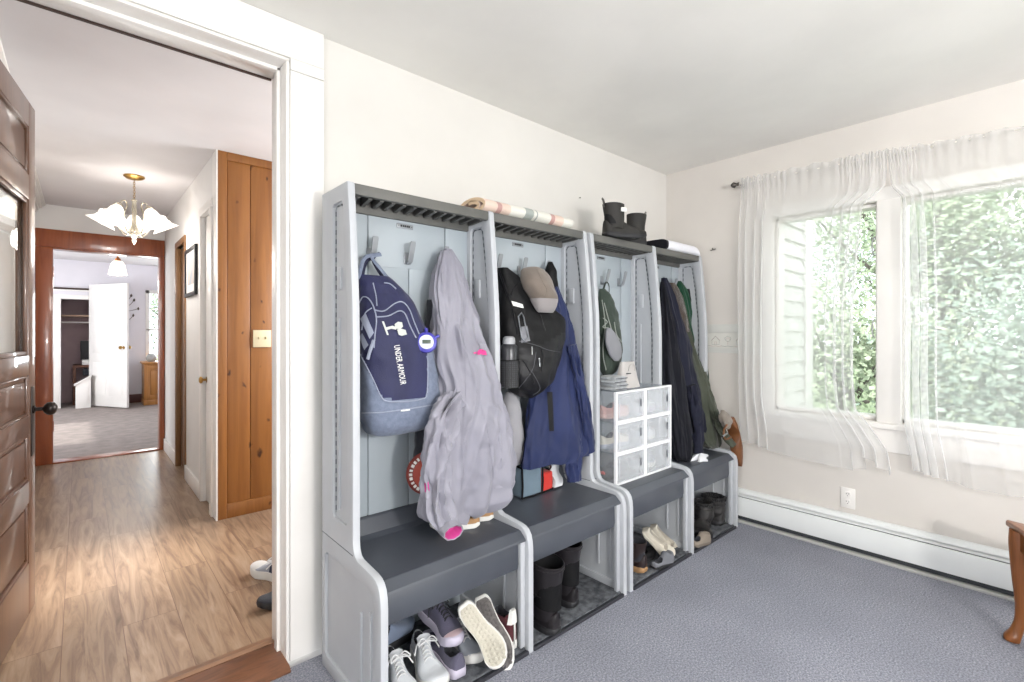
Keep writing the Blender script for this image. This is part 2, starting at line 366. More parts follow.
# old wooden door with a glass pane, swung open into the hall (door_1)
M_glass, nt, b = nodes('clear_glass')
out = nt.nodes['Material Output']; nt.nodes.remove(b)
tr = N(nt, 'ShaderNodeBsdfTransparent'); tr.inputs[0].default_value = (.97, .985, .98, 1)
gl = N(nt, 'ShaderNodeBsdfGlossy'); gl.inputs['Roughness'].default_value = .01
fr = N(nt, 'ShaderNodeFresnel'); ge = N(nt, 'ShaderNodeNewGeometry'); mr = N(nt, 'ShaderNodeMapRange'); mr.inputs['To Min'].default_value = 1.5; mr.inputs['To Max'].default_value = 1 / 1.5
nt.links.new(ge.outputs['Backfacing'], mr.inputs['Value']); nt.links.new(mr.outputs[0], fr.inputs[0]); mx = N(nt, 'ShaderNodeMixShader')
nt.links.new(fr.outputs[0], mx.inputs[0]); nt.links.new(tr.outputs[0], mx.inputs[1]); nt.links.new(gl.outputs[0], mx.inputs[2]); nt.links.new(mx.outputs[0], out.inputs[0])
hx, hy = -.297, 2.20; ex, ey = -.176, 3.10
L = math.hypot(ex - hx, ey - hy); ang = math.atan2(ey - hy, ex - hx)
d1 = bpy.data.objects.new('door_1', None); COL.objects.link(d1); d1.location = (hx, hy, 0); d1.rotation_euler = (0, 0, ang)
struct(d1, 'old brown wooden door with a glass pane standing open at the doorway', 'door')
T = .022; zt = 2.262; st = .105
mb = MB()
mb.box(0, st, -T, T, .012, zt, b=.004); mb.box(L - st, L, -T, T, .012, zt, b=.004)
rails = [(.012, .24), (.50, .60), (.80, .885), (1.06, 1.15), (1.83, 1.94), (2.15, zt)]
for a, c in rails: mb.box(st - .002, L - st + .002, -T, T, a, c, b=.004)
mb.build('door_frame', M_doorwood, d1)
for a, c in ((.24, .50), (.60, .80), (.885, 1.06), (1.94, 2.15)):
    mb = MB(); mb.box(st - .01, L - st + .01, -.008, .008, a - .01, c + .01)
    for s in (1, -1):
        mb.box(st + .025, L - st - .025, min(s * .006, s * .014), max(s * .006, s * .014), a + .025, c - .025, b=.006)
        for q in ((st, L - st, a, a + .012), (st, L - st, c - .012, c), (st, st + .012, a, c), (L - st - .012, L - st, a, c)):
            mb.box(q[0], q[1], min(s * .006, s * .019), max(s * .006, s * .019), q[2], q[3], b=.004)
    mb.build('door_panel', M_doorwood, d1)
mb = MB()
for s in (1, -1):
    for q in ((st, L - st, 1.15, 1.168), (st, L - st, 1.812, 1.83), (st, st + .018, 1.15, 1.83), (L - st - .018, L - st, 1.15, 1.83)):
        mb.box(q[0], q[1], min(s * .004, s * .018), max(s * .004, s * .018), q[2], q[3], b=.005)
mb.build('glazing_bead', M_doorwood, d1)
MB().box(st, L - st, -.003, .003, 1.15, 1.83).build('glass_pane', M_glass, d1)
for s in (-1, 1):
    mb = MB(); mb.box(L - .078, L - .034, min(s * T, s * (T + .004)), max(s * T, s * (T + .004)), .70, 1.01, b=.003)
    mb.build('lock_plate', M_iron, d1)
    R = Matrix.Rotation(-PI / 2 if s > 0 else PI / 2, 3, 'X')
    mb = MB().lathe([(0, .0), (.018, 0), (.018, .006), (.009, .010), (.008, .032), (.018, .038), (.028, .048), (.030, .060), (.026, .072), (.014, .080), (0, .081)], 24, (0, 0, 0), M=R.to_3x3())
    mb.xf(Matrix.Translation((L - .056, s * (T + .003), .905)))
    mb.build('door_knob', M_iron, d1)

# ------------------------------------------------------------------ far room
FY0, FY1, FX0, FX1, FH = YF + .12, 10.9, -2.2, 2.0, 2.45
struct(MB().box(FX0, FX1, YF + .1, FY1 + .9, -.12, 0).build('floor_far', mat('far_carpet', '#948a85', .95, '#827a76', ns=9, bump=.4, bs=200)), 'grey brown carpet of the room beyond the hallway', 'floor')
struct(MB().box(FX0, FX1, FY0 - .02, FY1 + .9, FH, FH + .1).build('ceiling_far', M_hallceil), 'white ceiling of the room beyond the hallway', 'ceiling')
sbox('wall_far', 'pale wall at the back of the room beyond the hallway', 'wall',
     [(FX0, -.24, FY1, FY1 + .1, 0, FH), (-.24, .34, FY1, FY1 + .1, 1.80, FH), (.34, .93, FY1, FY1 + .1, 0, FH), (.93, 1.49, FY1, FY1 + .1, 0, .64), (.93, 1.49, FY1, FY1 + .1, 1.95, FH), (1.49, FX1, FY1, FY1 + .1, 0, FH)], M_farwall)
sbox('wall_far_left', 'pale side wall of the room beyond the hallway', 'wall', [(FX0 - .1, FX0, FY0, FY1, 0, .72), (FX0 - .1, FX0, FY0, FY1, 2.08, FH), (FX0 - .1, FX0, FY0, 7.75, .72, 2.08), (FX0 - .1, FX0, 9.45, FY1, .72, 2.08)], M_farwall)  # opening cut only for the added side fill lamp
sbox('wall_far_right', 'pale right hand wall of the room beyond the hallway', 'wall', [(FX1, FX1 + .1, FY0, FY1, 0, FH)], M_farwall)
sbox('wall_far_front', 'pale wall behind the red brown doorway', 'wall', [(FX0, -.215, FY0, FY0 + .02, 0, FH), (.645, FX1, FY0, FY0 + .02, 0, FH), (-.215, .645, FY0, FY0 + .02, 2.07, FH)], M_farwall)
sbox('wall_alcove', 'mauve walls inside the closet alcove of the far room', 'wall',
     [(-.6, .7, FY1 + .8, FY1 + .88, 0, FH), (-.62, -.54, FY1 + .1, FY1 + .8, 0, FH), (.64, .72, FY1 + .1, FY1 + .8, 0, FH)], mat('mauve_paint', '#b9a3a6', .8))
mb = MB(); mb.box(-.335, -.24, FY1 - .02, FY1, 0, 1.80, b=.003); mb.box(-.335, .42, FY1 - .02, FY1, 1.80, 1.87, b=.003); mb.box(-.4, .42, FY1 - .05, FY1, 1.935, 1.955, b=.003)
struct(mb.build('trim_12', M_white), 'white casing of the closet alcove in the far room', 'trim')
sbox('trim_13', 'dark line under the soffit over the far closet alcove', 'trim', [(-.4, .32, FY1 - .052, FY1 - .02, 1.958, 1.985)], mat('dark_strip', '#35221b'))
sbox('baseboard_far', 'dark brown baseboard beside the far wooden cabinet', 'baseboard', [(.44, 1.06, FY1 - .018, FY1, 0, .15)], mat('brown_base', '#5b332c', .5), .003)
# far window with its frame
w = struct(MB().box(.93, 1.49, FY1 + .04, FY1 + .046, .64, 1.95).build('window_3', M_glass), 'white framed window with green leaves outside in the far room', 'window')
mb = MB()
for q in ((.875, .93, .58, 2.01), (1.49, 1.55, .58, 2.01)): mb.box(q[0], q[1], FY1 - .02, FY1 + .08, q[2], q[3], b=.003)
for z0, z1 in ((.581, .64), (1.95, 2.009), (1.28, 1.31)): mb.box(.876, 1.549, FY1 - .02, FY1 + .08, z0, z1, b=.003)
mb.build('window_frame', M_white, w)
# white far door
a = Vector((.579, 10.06, 0)); c = Vector((.122, 10.86, 0)); L3 = (c - a).length
d3 = bpy.data.objects.new('door_3', None); COL.objects.link(d3); d3.location = c; d3.rotation_euler = (0, 0, math.atan2(a.y - c.y, a.x - c.x))
struct(d3, 'white panelled door standing ajar in the far room', 'door')
MB().box(0, L3, -.018, .018, .02, 2.05, b=.003).build('door_leaf', M_white, d3)
mb = MB()
for x0, x1 in ((.1, L3 / 2 - .04), (L3 / 2 + .04, L3 - .1)):
    for z0, z1 in ((.2, .75), (.9, 1.85)):
        for s in (1, -1): mb.box(x0, x1, min(s * .016, s * .023), max(s * .016, s * .023), z0, z1, b=.006)
mb.build('door_panel', M_white, d3)
for s in (1, -1):
    mb = MB().lathe([(0, .07), (.02, .068), (.03, .055), (.026, .04), (.01, .03), (.01, .004), (.026, .003), (.026, 0)], 16, M=Matrix.Rotation(-s * PI / 2, 3, 'X').to_3x3())
    mb.xf(Matrix.Translation((L3 - .07, s * .018, 1.0))); mb.build('door_knob', M_brass, d3)
# half wall of a stair in front of the alcove
mb = MB(); mb.prism([(-.06, 0), (.13, 0), (.13, .50), (-.06, .38)], 1, 10.66, 10.76, b=.004)
mb.prism([(-.08, .367), (.14, .506), (.14, .536), (-.08, .397)], 1, 10.64, 10.78, b=.004); mb.prism([(-.02, .06), (.10, .06), (.10, .38), (-.02, .31)], 1, 10.652, 10.665, b=.004)
struct(mb.build('trim_14', M_white), 'low white panelled stair wall with sloping cap beside the far door', 'stair wall')

# ------------------------------------------------------------------ windows of the locker room
def window(n, y0, y1, label, bars=()):
    z0, z1 = .76, 1.97
    w = struct(MB().box(XW + .085, XW + .091, y0 + .03, y1 - .03, z0 + .02, z1 - .02).build('window_%d' % n, M_glass), label, 'window')
    mb = MB()
    for q in ((y0, y0 + .022), (y1 - .022, y1)): mb.box(XW + .03, XW + .13, q[0], q[1], z0, z1, b=.004)
    mb.box(XW + .03, XW + .13, y0, y1, z0, z0 + .022, b=.004); mb.box(XW + .03, XW + .13, y0, y1, z1 - .018, z1, b=.004)
    mb.build('window_frame', M_white, w); return w
w1 = window(1, .655, 1.20, 'narrow casement window between the corner siding and the white mullion')
w2 = window(2, -.95, .565, 'wide picture window looking out on leafy trees')
for z in (1.68, 1.22):
    mb = MB(); mb.tube(spline([(XW + .028, .682, z), (XW + .012, .686, z + .015), (XW + .008, .688, z + .05), (XW + .012, .686, z + .085), (XW + .028, .682, z + .1)], 14), .004, 6)
    mb.build('window_latch', mat('latch_grey', '#a9abab', .4), w1)
mb = MB()
mb.box(XW - .019, XW + .028, .557, .663, .755, 1.974, b=.004)                      # mullion casing
mb.box(XW - .018, XW + .002, 1.195, 1.27, .70, 1.973, b=.004)
mb.box(XW - .020, XW + .001, -1.06, 1.28, 1.972, 2.042, b=.004)
mb.box(XW - .018, XW + .002, -1.05, -.945, .70, 1.973, b=.004)
mb.box(XW - .045, XW + .03, -1.08, 1.30, .725, .756, b=.005)                      # stool
mb.box(XW - .016, XW + .0015, -1.04, 1.26, .60, .727, b=.004)                      # apron
struct(mb.build('trim_15', M_white), 'white casing, sill and apron round the room windows', 'window trim')
# wallpaper border
M_border = mat('wallpaper_border', '#dbdad3', .8); M_motif = [mat('motif_grey', '#8d958f', .8), mat('motif_rose', '#b39a94', .8)]
bo = struct(MB().box(XW - .003, XW + .002, 1.275, D - .001, 1.1455, 1.2445).build('trim_16', M_border), 'wallpaper border of small grey houses and trees on the beige wall', 'wallpaper border')
mb = MB(); xm = XW - .0032
def stroke(pts, mi, closed=False): mb.tube([(xm, y, z) for y, z in pts], .0012, 5, mi, closed=closed)
for i in range(8):
    y = 1.32 + i * .085; k = i % 2; z = 1.165
    if k: stroke([(y - .026, z), (y - .026, z + .03), (y, z + .056), (y + .026, z + .03), (y + .026, z)], 0, True); stroke([(y - .006, z), (y - .006, z + .02), (y + .006, z + .02), (y + .006, z)], 1); stroke([(y - .032, z + .026), (y, z + .060), (y + .032, z + .026)], 1)
    else:
        stroke([(y + .02 * math.cos(a) * (1 + .15 * math.sin(5 * a)), z + .04 + .017 * math.sin(a) * (1 + .15 * math.cos(4 * a))) for a in (2 * PI * j / 16 for j in range(16))], 0, True); stroke([(y, z), (y, z + .026)], 1); stroke([(y - .014, z + .036), (y, z + .05), (y + .012, z + .036)], 1)
    stroke([(y - .042, z - .008), (y - .02, z - .013), (y, z - .008), (y + .02, z - .013), (y + .043, z - .008)], k)
mb.build('motif', M_motif, bo)
mb = MB()
for z, h in ((1.245, .055), (1.115, .03)):
    mb.box(XW - .006, XW + .002, 1.275, D - .001, z, z + h, b=.002)
mb.box(XW - .0075, XW + .001, 1.274, D - .002, 1.1085, 1.1155, b=.001); mb.box(XW - .0075, XW + .001, 1.274, D - .002, 1.2995, 1.304, b=.001)
struct(mb.build('trim_17', mat('border_band', '#cfcfca', .8)), 'pale bands above and below the wallpaper border', 'wallpaper border')

# baseboard heater
ht = thing('baseboard_heater', 'long white hot water baseboard heater under the windows', 'heater', (XW, 0, 0))
y0, y1 = -2.2, 1.93
mb = MB(); mb.prism([(0, .03), (-.006, .03), (-.006, .215), (-.02, .213), (-.042, .196), (-.044, .190), (-.022, .205), (0, .212)], 1, y0, y1); mb.build('back_cover', M_heat, ht)
mb = MB(); mb.prism([(-.046, .048), (-.060, .048), (-.062, .056), (-.062, .158), (-.058, .166), (-.05, .168), (-.05, .162), (-.055, .156), (-.055, .056), (-.046, .056)], 1, y0, y1); mb.build('front_cover', M_heat, ht)
mb = MB(); mb.prism([(-.03, .178), (-.052, .172), (-.054, .177), (-.032, .186)], 1, y0, y1); mb.build('damper', M_heat, ht)
mb = MB(); mb.box(-.046, -.008, y0, y1, .022, .165, 0); mb.build('heating_element', M_heatgap, ht)
mb = MB(); mb.prism([(0, 0), (-.056, 0), (-.058, .009), (-.052, .014), (0, .015)], 1, y0, y1); mb.build('floor_rail', mat('rail_grey', '#b9bab6', .5), ht)

# wall outlet
o = thing('wall_outlet', 'white double power outlet above the baseboard heater', 'outlet', (XW, .80, .30))
MB().box(-.006, 0, -.036, .036, -.058, .058, b=.003).build('cover_plate', M_white, o)
for z in (-.022, .022):
    r = MB().lathe([(0, .0085), (.015, .0085), (.0165, .006), (.0165, 0)], 20, M=Matrix.Rotation(-PI / 2, 3, 'Y').to_3x3()); r.xf(Matrix.Translation((0, 0, z)))
    s = r.build('socket', M_white, o)
    sl = MB()
    for y in (-.006, .006): sl.box(-.0092, -.008, y - .001, y + .001, z - .001, z + .007)
    sl.box(-.0092, -.008, -.002, .002, z - .010, z - .006); sl.build('slot', M_black, s)
# light switch on the pine wall
o = thing('light_switch', 'ivory double light switch plate on the pine wall', 'switch', (.95, NKY, 1.205))
MB().box(-.058, .058, -.006, .004, -.06, .06, b=.003).build('cover_plate', mat('ivory', '#ded3b0', .4), o)
for x in (-.023, .023):
    MB().box(x - .005, x + .005, -.016, -.004, -.004, .014, b=.002).build('toggle', mat('ivory2', '#cfc29a', .4), o)

# ================================================================== LOCKERS
LB, LF = 1.845, 1.365            # back and front of the lockers
SEAT = .47
PROF = [(LB, 0), (LB, 1.768), (1.616, 1.768), (1.609, 1.760), (1.592, 1.60), (1.571, 1.34), (1.567, 1.2), (1.566, .545), (1.562, .52), (1.552, .503), (1.535, .495), (1.43, .487), (1.405, .482), (1.388, .472), (1.375, .455), (1.368, .43), (LF, .40), (LF, .0)]
def inset_bar(poly, w): pass
def side_panel(xa, xb, parent):
    """moulded side: thin core with a raised rim on both faces, seam at seat height"""
    mb = MB(); r = .0105
    up = [(1.742, .60), (1.742, 1.70), (1.732, 1.71), (1.665, 1.71), (1.655, 1.70), (1.637, 1.58), (1.617, 1.34), (1.613, 1.2), (1.613, .60), (1.625, .585), (1.732, .585)]
    low = [(LB - .03, .06), (LB - .03, .42), (LB - .045, .435), (1.46, .435), (1.425, .425), (1.41, .40), (1.405, .36), (1.405, .065), (1.42, .05), (LB - .045, .05)]
    mb.plate(PROF, [up, low], 0, xa, xb, b=.003)
    mb.prism([(LB - .01, .02), (LB - .01, 1.75), (1.64, 1.75), (1.595, 1.34), (1.585, .53), (1.54, .47), (1.42, .47), (1.385, .42), (1.385, .02)], 0, xa + r, xb - r)
    o = mb.build('side_panel', M_lgrey, parent, ang=35)
    # embossed ribs and grip slot on both faces
    for s, x in ((-1, xa), (1, xb)):
        rb = MB()
        q0, q1 = (x + .003, x + .0125) if s < 0 else (x - .0125, x - .003)
        for y, z0, z1 in ((1.52, .10, .33), (1.40 + .05, .08, .36), (1.70, .62, 1.30)): rb.box(q0, q1, y - .006, y + .006, z0, z1, b=.003)
        rb.box(q0, q1, 1.68, 1.715, 1.40, 1.48, b=.004)
        rb.build('rib', M_lgrey, o)
    # dotted bolt line round the recess
    pts = [(1.733, .60), (1.733, 1.69), (1.724, 1.701), (1.680, 1.701), (1.667, 1.69), (1.645, 1.54), (1.624, 1.34), (1.621, 1.2), (1.621, .60)]
    for x in (xa + .0105, xb - .0105):
        MB().tube([(x, y, z) for y, z in pts], .0032, 6).build('recess_line', M_dash, o)
    sm = MB(); sm.box(xa - .0006, xa + .010, 1.567, LB - .002, .500, .503); sm.build('seam', M_seam, o)
    return o

def bay(xl, xr, c, parent, hook_z=1.56):
    """everything between two side panels"""
    # slatted top shelf
    mb = MB()
    mb.box(xl, xr, 1.612, 1.634, 1.727, 1.766, b=.004); mb.box(xl, xr, 1.752, 1.775, 1.70, 1.752, b=.004)
    mb.box(xl, xr, 1.613, LB, 1.754, 1.764)
    for i in range(13):
        x = xl + (i + .5) * (xr - xl) / 13
        mb.prism([(x - .008, 1.633), (x + .006, 1.633), (x + .03, 1.756), (x + .016, 1.756)], 2, 1.724, 1.7545)
    mb.build('top_shelf', M_shelf, parent)
    # back of three boards with grooves, plus lower back
    mb = MB(); YB = 1.765; g = .0028
    mb.box(xl, xr, YB + .008, LB - .002, .47, 1.74)
    e1, e2 = c - .177, c + .177
    mb.box(xl, e1 - g, YB, YB + .01, .50, 1.735, b=.0015); mb.box(e2 + g, xr, YB, YB + .01, .50, 1.735, b=.0015)
    mb.box(e1 + g, c - g, YB, YB + .01, .50, hook_z - .05, b=.0015); mb.box(c + g, e2 - g, YB, YB + .01, .50, hook_z - .05, b=.0015)
    mb.box(e1 + g, e2 - g, YB, YB + .01, hook_z - .0505, 1.735, b=.0015)
    mb.box(xl, xr, LB - .025, LB - .003, .0, .47)
    mb.build('back_panel', M_lback, parent)
    # seat lid with rounded front lip and a raised hinge ledge
    mb = MB()
    pr = [(1.772, .545), (1.758, .545), (1.752, .538), (1.735, .485), (1.715, .473), (1.70, SEAT), (1.416, SEAT), (1.408, .468), (1.379, .443), (1.376, .436), (1.388, .433), (1.40, .440), (1.772, .44)]
    mb.prism(pr, 0, xl + .002, xr - .002, b=.003)
    mb.build('seat_lid', M_dgrey, parent, ang=12)
    mb = MB(); mb.prism([(1.408, .436), (1.399, .419), (1.397, .345), (1.402, .325), (1.415, .318), (1.815, .318), (1.815, .436)], 0, xl + .006, xr - .022, b=.006)
    mb.build('storage_bin', M_dgrey, parent, ang=25)
    mb = MB(); mb.box(xr - .022, xr, 1.385, 1.405, .02, .435, b=.002); mb.build('bin_flange', M_lgrey, parent)
    mb = MB(); mb.box(xl, xr, LF + .002, LB - .004, 0, .0115, b=.003); mb.box(xl, xr, LF - .006, LF + .008, 0, .015, b=.004); mb.build('base_tray', M_tray, parent)
    # plaque
    mb = MB(); mb.box(c - .055, c + .02, YB - .004, YB + .002, 1.67, 1.69, b=.004); p = mb.build('plaque', M_hook, parent)
    t = MB()
    for k, (w, x) in enumerate([(.003, -.047), (.007, -.036), (.006, -.0265), (.007, -.018), (.006, -.009), (.007, -.0005), (.003, .012)]):
        t.box(c + x - w / 2, c + x + w / 2, YB - .0055, YB - .0035, 1.676 if k not in (0, 6) else 1.6785, 1.684 if k not in (0, 6) else 1.6815)
    t.build('plaque_mark', M_black, p)
    # hooks
    for hx in (c - .172, c - .012, c + .148):
        b_ = MB(); b_.box(hx - .011, hx + .011, YB - .006, YB, hook_z - .035, hook_z + .015, b=.003)
        hk = b_.build('coat_hook', M_hook, parent)
        b_ = MB()
        prof = [(YB - .004, hook_z - .02, .008), (YB - .02, hook_z - .034, .009), (YB - .034, hook_z - .026, .010), (YB - .046, hook_z + .01, .0115), (YB - .056, hook_z + .045, .012), (YB - .058, hook_z + .052, .009)]
        rings = []
        for i, (y, z, w) in enumerate(prof):
            t2 = Vector((0, prof[min(i + 1, 5)][0] - prof[max(i - 1, 0)][0], prof[min(i + 1, 5)][1] - prof[max(i - 1, 0)][1])).normalized(); nrm = Vector((0, -t2.z, t2.y)) * .0022
            rings.append([Vector((hx - w, y, z)) + nrm, Vector((hx + w, y, z)) + nrm, Vector((hx + w, y, z)) - nrm, Vector((hx - w, y, z)) - nrm])
        b_.loft(rings); b_.build('hook_blade', M_hook, hk, ang=60)

PA = [(.681, .707), (1.300, 1.327), (1.920, 1.947)]
PB = [(1.972, 2.000), (2.558, 2.590), (3.125, 3.158)]
BAYS = []
for pan, nm, lab in ((PA, 'hall_tree', 'grey plastic hall tree locker with backpack and lavender jacket, nearest the doorway'),
                     (PB, 'hall_tree', 'grey plastic hall tree locker holding clear boxes and dark coats, beside the window wall')):
    t = thing(nm, lab, 'locker', (pan[0][0], LB, 0))
    off = Matrix.Translation((-pan[0][0], -LB, 0))
    kids0 = set(bpy.data.objects)
    for xa, xb in pan: side_panel(xa, xb, t)
    for (a, q) in zip(pan, pan[1:]):
        c = (a[1] + q[0]) / 2; BAYS.append((a[1], q[0], c)); bay(a[1], q[0], c, t)
    for o in set(bpy.data.objects) - kids0:
        if o.type == 'MESH': o.data.transform(off)
# floor mats in the bays
for i, (xl, xr, c) in enumerate(BAYS):
    mb = MB(); y0, y1 = LF + .010, 1.815; n = 26; rings = []
    mb.box(xl + .004, xr - .004, y0, y1, .0118, .021, b=.004)
    tag(mb.build('boot_mat', M_bmat), ['mottled grey mat under the white sneakers', 'mottled grey mat under the tall black boots', 'mottled grey mat under the cream flats', 'mottled grey mat under the muddy dark boots'][i], 'mat', 'boot mats in the lockers')

# ================================================================== LIGHT AND OUTDOORS
W = bpy.data.worlds.new('sky'); S.world = W; W.use_nodes = True
nt = W.node_tree; bg = nt.nodes['Background']
tc = N(nt, 'ShaderNodeTexCoord'); n = N(nt, 'ShaderNodeTexNoise', Scale=2.2, Detail=4.0); nt.links.new(tc.outputs['Generated'], n.inputs['Vector'])
nt.links.new(ramp(nt, n.outputs['Fac'], [(.35, '#dfe9f5'), (.6, '#ffffff')]), bg.inputs['Color']); bg.inputs['Strength'].default_value = 3.3
def light(name, typ, loc, energy, color=(1, 1, 1), rot=(0, 0, 0), **kw):
    l = bpy.data.lights.new(name, typ); l.energy = energy; l.color = color
    for k, v in kw.items(): setattr(l, k, v)
    o = bpy.data.objects.new(name, l); COL.objects.link(o); o.location = loc; o.rotation_euler = rot; return o
sun = light('sun', 'SUN', (0, 0, 10), 4.5, (1, .96, .9), angle=.03)
sun.rotation_euler = Vector((.75, -.15, -.65)).to_track_quat('-Z', 'Y').to_euler()
# daylight through the openings, with added fill lamps
light('fill_south', 'AREA', (.9, YS - .02, 1.42), 30, (.97, .98, 1.0), (PI / 2, 0, 0), shape='RECTANGLE', size=3.0, size_y=1.4)   # unseen area lamp added behind the camera to fill the room
light('fill_uplight', 'POINT', (.7, -1.3, 1.45), 178, (1, .97, .93), shadow_soft_size=.12)   # added point lamp without a fixture, brightens the ceiling
light('nook_sunbeam', 'AREA', (NKX - .01, 3.24, 1.7), 4.2, (1, .95, .86), Vector((-2.2, .05, -1.62)).to_track_quat('-Z', 'Y').to_euler(), shape='RECTANGLE', size=.5, size_y=.45, spread=math.radians(24))
light('fill_west', 'AREA', (XWEST - .03, -.6, 1.4), 28, (.98, .99, 1.0), (0, -PI / 2, 0), shape='RECTANGLE', size=1.2, size_y=1.6)  # added fill lamp, lightens the locker faces turned to the west
light('daylight_nook', 'AREA', (NKX - .005, 2.9, 1.5), 52, (.95, .97, 1.0), (0, PI / 2, 0), shape='RECTANGLE', size=1.1, size_y=1.0)
light('daylight_far', 'AREA', (1.21, FY1 + .09, 1.3), 25, (.93, .97, 1.0), (-PI / 2, 0, 0), shape='RECTANGLE', size=.5, size_y=1.25)
light('fill_far_side', 'AREA', (FX0 - .03, 8.6, 1.4), 96, (.95, .98, 1.0), (0, -PI / 2, 0), shape='RECTANGLE', size=1.3, size_y=1.6)  # unseen lamp added to brighten the far room

# house wall with clapboard siding outside the window
mb = MB(); yw = 1.33; x0, x1 = XW + .17, 4.22
mb.box(x0, x1, yw, yw + .2, -.3, 3.4)
for i in range(32):
    z = -.2 + i * .112
    mb.prism([(yw, z + .116), (yw - .007, z + .116), (yw - .024, z + .004), (yw - .024, z), (yw, z)], 0, x0, x1)
struct(mb.build('wall_siding', mat('white_clapboard', '#d3d2cd', .6)), 'white clapboard siding of the house seen through the casement window', 'siding')
sbox('trim_18', 'white corner board at the end of the clapboard siding', 'trim', [(4.2, 4.36, yw - .035, yw + .2, -.3, 3.4)], M_white, .004)
struct(MB().box(3.47, 60, -40, 40, -1.2, -.6).build('ground', mat('lawn', '#8a9a74', .9, '#72855e', ns=3, bump=.4, bs=50)), 'green lawn outside the windows', 'ground')
struct(MB().box(-8, 8, 11.9, 50, -1.2, -.6).build('ground_back', mat('lawn', '#62803f')), 'green lawn outside the far room window', 'ground')
M_leaf = []
for i, (a, c) in enumerate((('#a3b192', '#82967a'), ('#b2bca2', '#93a488'), ('#95a696', '#7a8e80'))):
    m = mat('leaf_%d' % i, a, .5, c, ns=5); M_leaf.append(m)
M_bark = mat('bark', '#6b655f', .9, '#4c4742', ns=12, bump=.6, bs=40)
def tree(x, y, h, r, n, mi, label, z0=-.6, cz=.62, leaf=.075, stretch=1.0):
    t = thing('leafy_tree', label, 'tree', (x, y, z0), group='trees outside the windows')
    rnd = random.Random(int(x * 100 + y * 37)); mb = MB()
    top = Vector((rnd.uniform(-.2, .2), rnd.uniform(-.2, .2), h * .9))
    mb.tube(spline([(0, 0, 0), (.05, .03, h * .3), (top.x * .6, top.y * .6, h * .6), top], 14), [lerp(.035 * h * .5, .01, i / 13) for i in range(14)], 8)
    cl = []
    for i in range(26):
        a = rnd.uniform(0, 2 * PI); e = rnd.uniform(-.75, .95); d = rnd.uniform(.35, 1)
        p = Vector((math.cos(a) * math.sqrt(1 - e * e) * r * d, math.sin(a) * math.sqrt(1 - e * e) * r * d, h * cz + e * h * .38 * stretch * d)); cl.append(p)
        if i % 2 == 0: mb.tube(spline([(p.x * .1, p.y * .1, max(h * .18, p.z * .6)), p * .55 + Vector((0, 0, p.z * .22)), p], 7), [.03, .025, .02, .015, .011, .008, .005], 5)
    mb.build('trunk', M_bark, t)
    lf = MB()
    for i in range(n):
        c = rnd.choice(cl); s = r * .42
        p = c + Vector((rnd.gauss(0, s * .6), rnd.gauss(0, s * .6), rnd.gauss(0, s * .5)))
        d = Vector((rnd.uniform(-1, 1), rnd.uniform(-1, 1), rnd.uniform(-1.0, .3))).normalized(); w = d.orthogonal().normalized() * leaf * rnd.uniform(.28, .5); l = d * leaf * rnd.uniform(.7, 1.5)
        q = d.cross(w).normalized() * leaf * .12
        lf.add([p, p + l * .5 + w + q, p + l, p + l * .5 - w + q], [(0, 1, 2, 3)])
    lf.build('foliage', M_leaf[mi], t, smooth=False); return t
TR = [(9.5, 1.75, 6.2, 2.3, 9000, 1, 'pale green tree behind the mullion of the casement window'),
      (8.4, .98, 5.0, .85, 6000, 0, 'slim green tree just beside the mullion in the picture window'),
      (13.5, -1.4, 3.6, 2.4, 9000, 2, 'low bluish green tree in the middle of the picture window'),
      (7.0, -.75, 2.5, 1.5, 9000, 2, 'dense low leafy bush at the picture window sill'),
      (16.5, 3.0, 7.5, 2.2, 8000, 2, 'tall distant tree beyond the slim tree'),
      (17.5, -6.0, 3.9, 3.0, 6000, 1, 'distant spreading tree at the far edge of the picture window'),
      (10.5, 4.9, 6.5, 2.4, 7000, 0, 'green tree nearest the siding corner board'),
      (7.6, 1.9, 2.4, 1.5, 7000, 1, 'low pale bush below the casement window'),
      (20.0, 5.0, 9.0, 4.2, 9000, 1, 'tall pale tree far behind the corner board')]
for q in TR: tree(*q)
tree(2.0, 14.5, 4.5, 1.6, 3000, 0, 'bright green tree outside the far room window')

# ================================================================== CLOTHES AND BAGS
def fit(pl, pr, py, Y, ry):
    """centre x, half width, half depth and height of an oval section at depth Y that spans the given outline"""
    dl, dr = ray(pl, py), ray(pr, py)
    def nrm(d): l = math.hypot(d[0], d[1]); return (d[1] / l, -d[0] / l)
    nl, nr = nrm(dl), nrm(dr)
    for _ in range(30):
        def g(rx):
            sl = math.sqrt((rx * nl[0]) ** 2 + (ry * nl[1]) ** 2); sr = math.sqrt((rx * nr[0]) ** 2 + (ry * nr[1]) ** 2)
            return (sl - nl[1] * Y) / nl[0], (-sr - nr[1] * Y) / nr[0]
        a, b = g(.004)
        if b > a: break
        ry *= .85
    lo, hi = .004, 1.2
    for _ in range(40):
        m = (lo + hi) / 2; a, b = g(m)
        if b > a: lo = m
        else: hi = m
    a, b = g(lo); cx = (a + b) / 2
    z = CH + (HY - py) / FOC * (cx * FW[0] + Y * FW[1])
    return cx, lo, ry, z
def crease(t, z, seed, q=1.5, v=1.5):
    """long soft folds that run mostly downwards with a few diagonal breaks"""
    a = noise.noise(Vector((math.cos(t) * q + z * .9, math.sin(t) * q, z * v + seed * 5.1)))
    b = noise.noise(Vector((math.cos(t) * q * 1.9 - z * 2, math.sin(t) * q * 1.9, z * v * 1.5 + seed * 2.3)))
    c = noise.noise(Vector((math.cos(t) * 1.6 + z * 7, math.sin(t) * 1.6 - z * 5, z * 7 + seed)))
    return (.5 - 2 * abs(a)) * .8 + (.35 - 1.6 * abs(b)) * .35 + (.2 - abs(c)) * .28
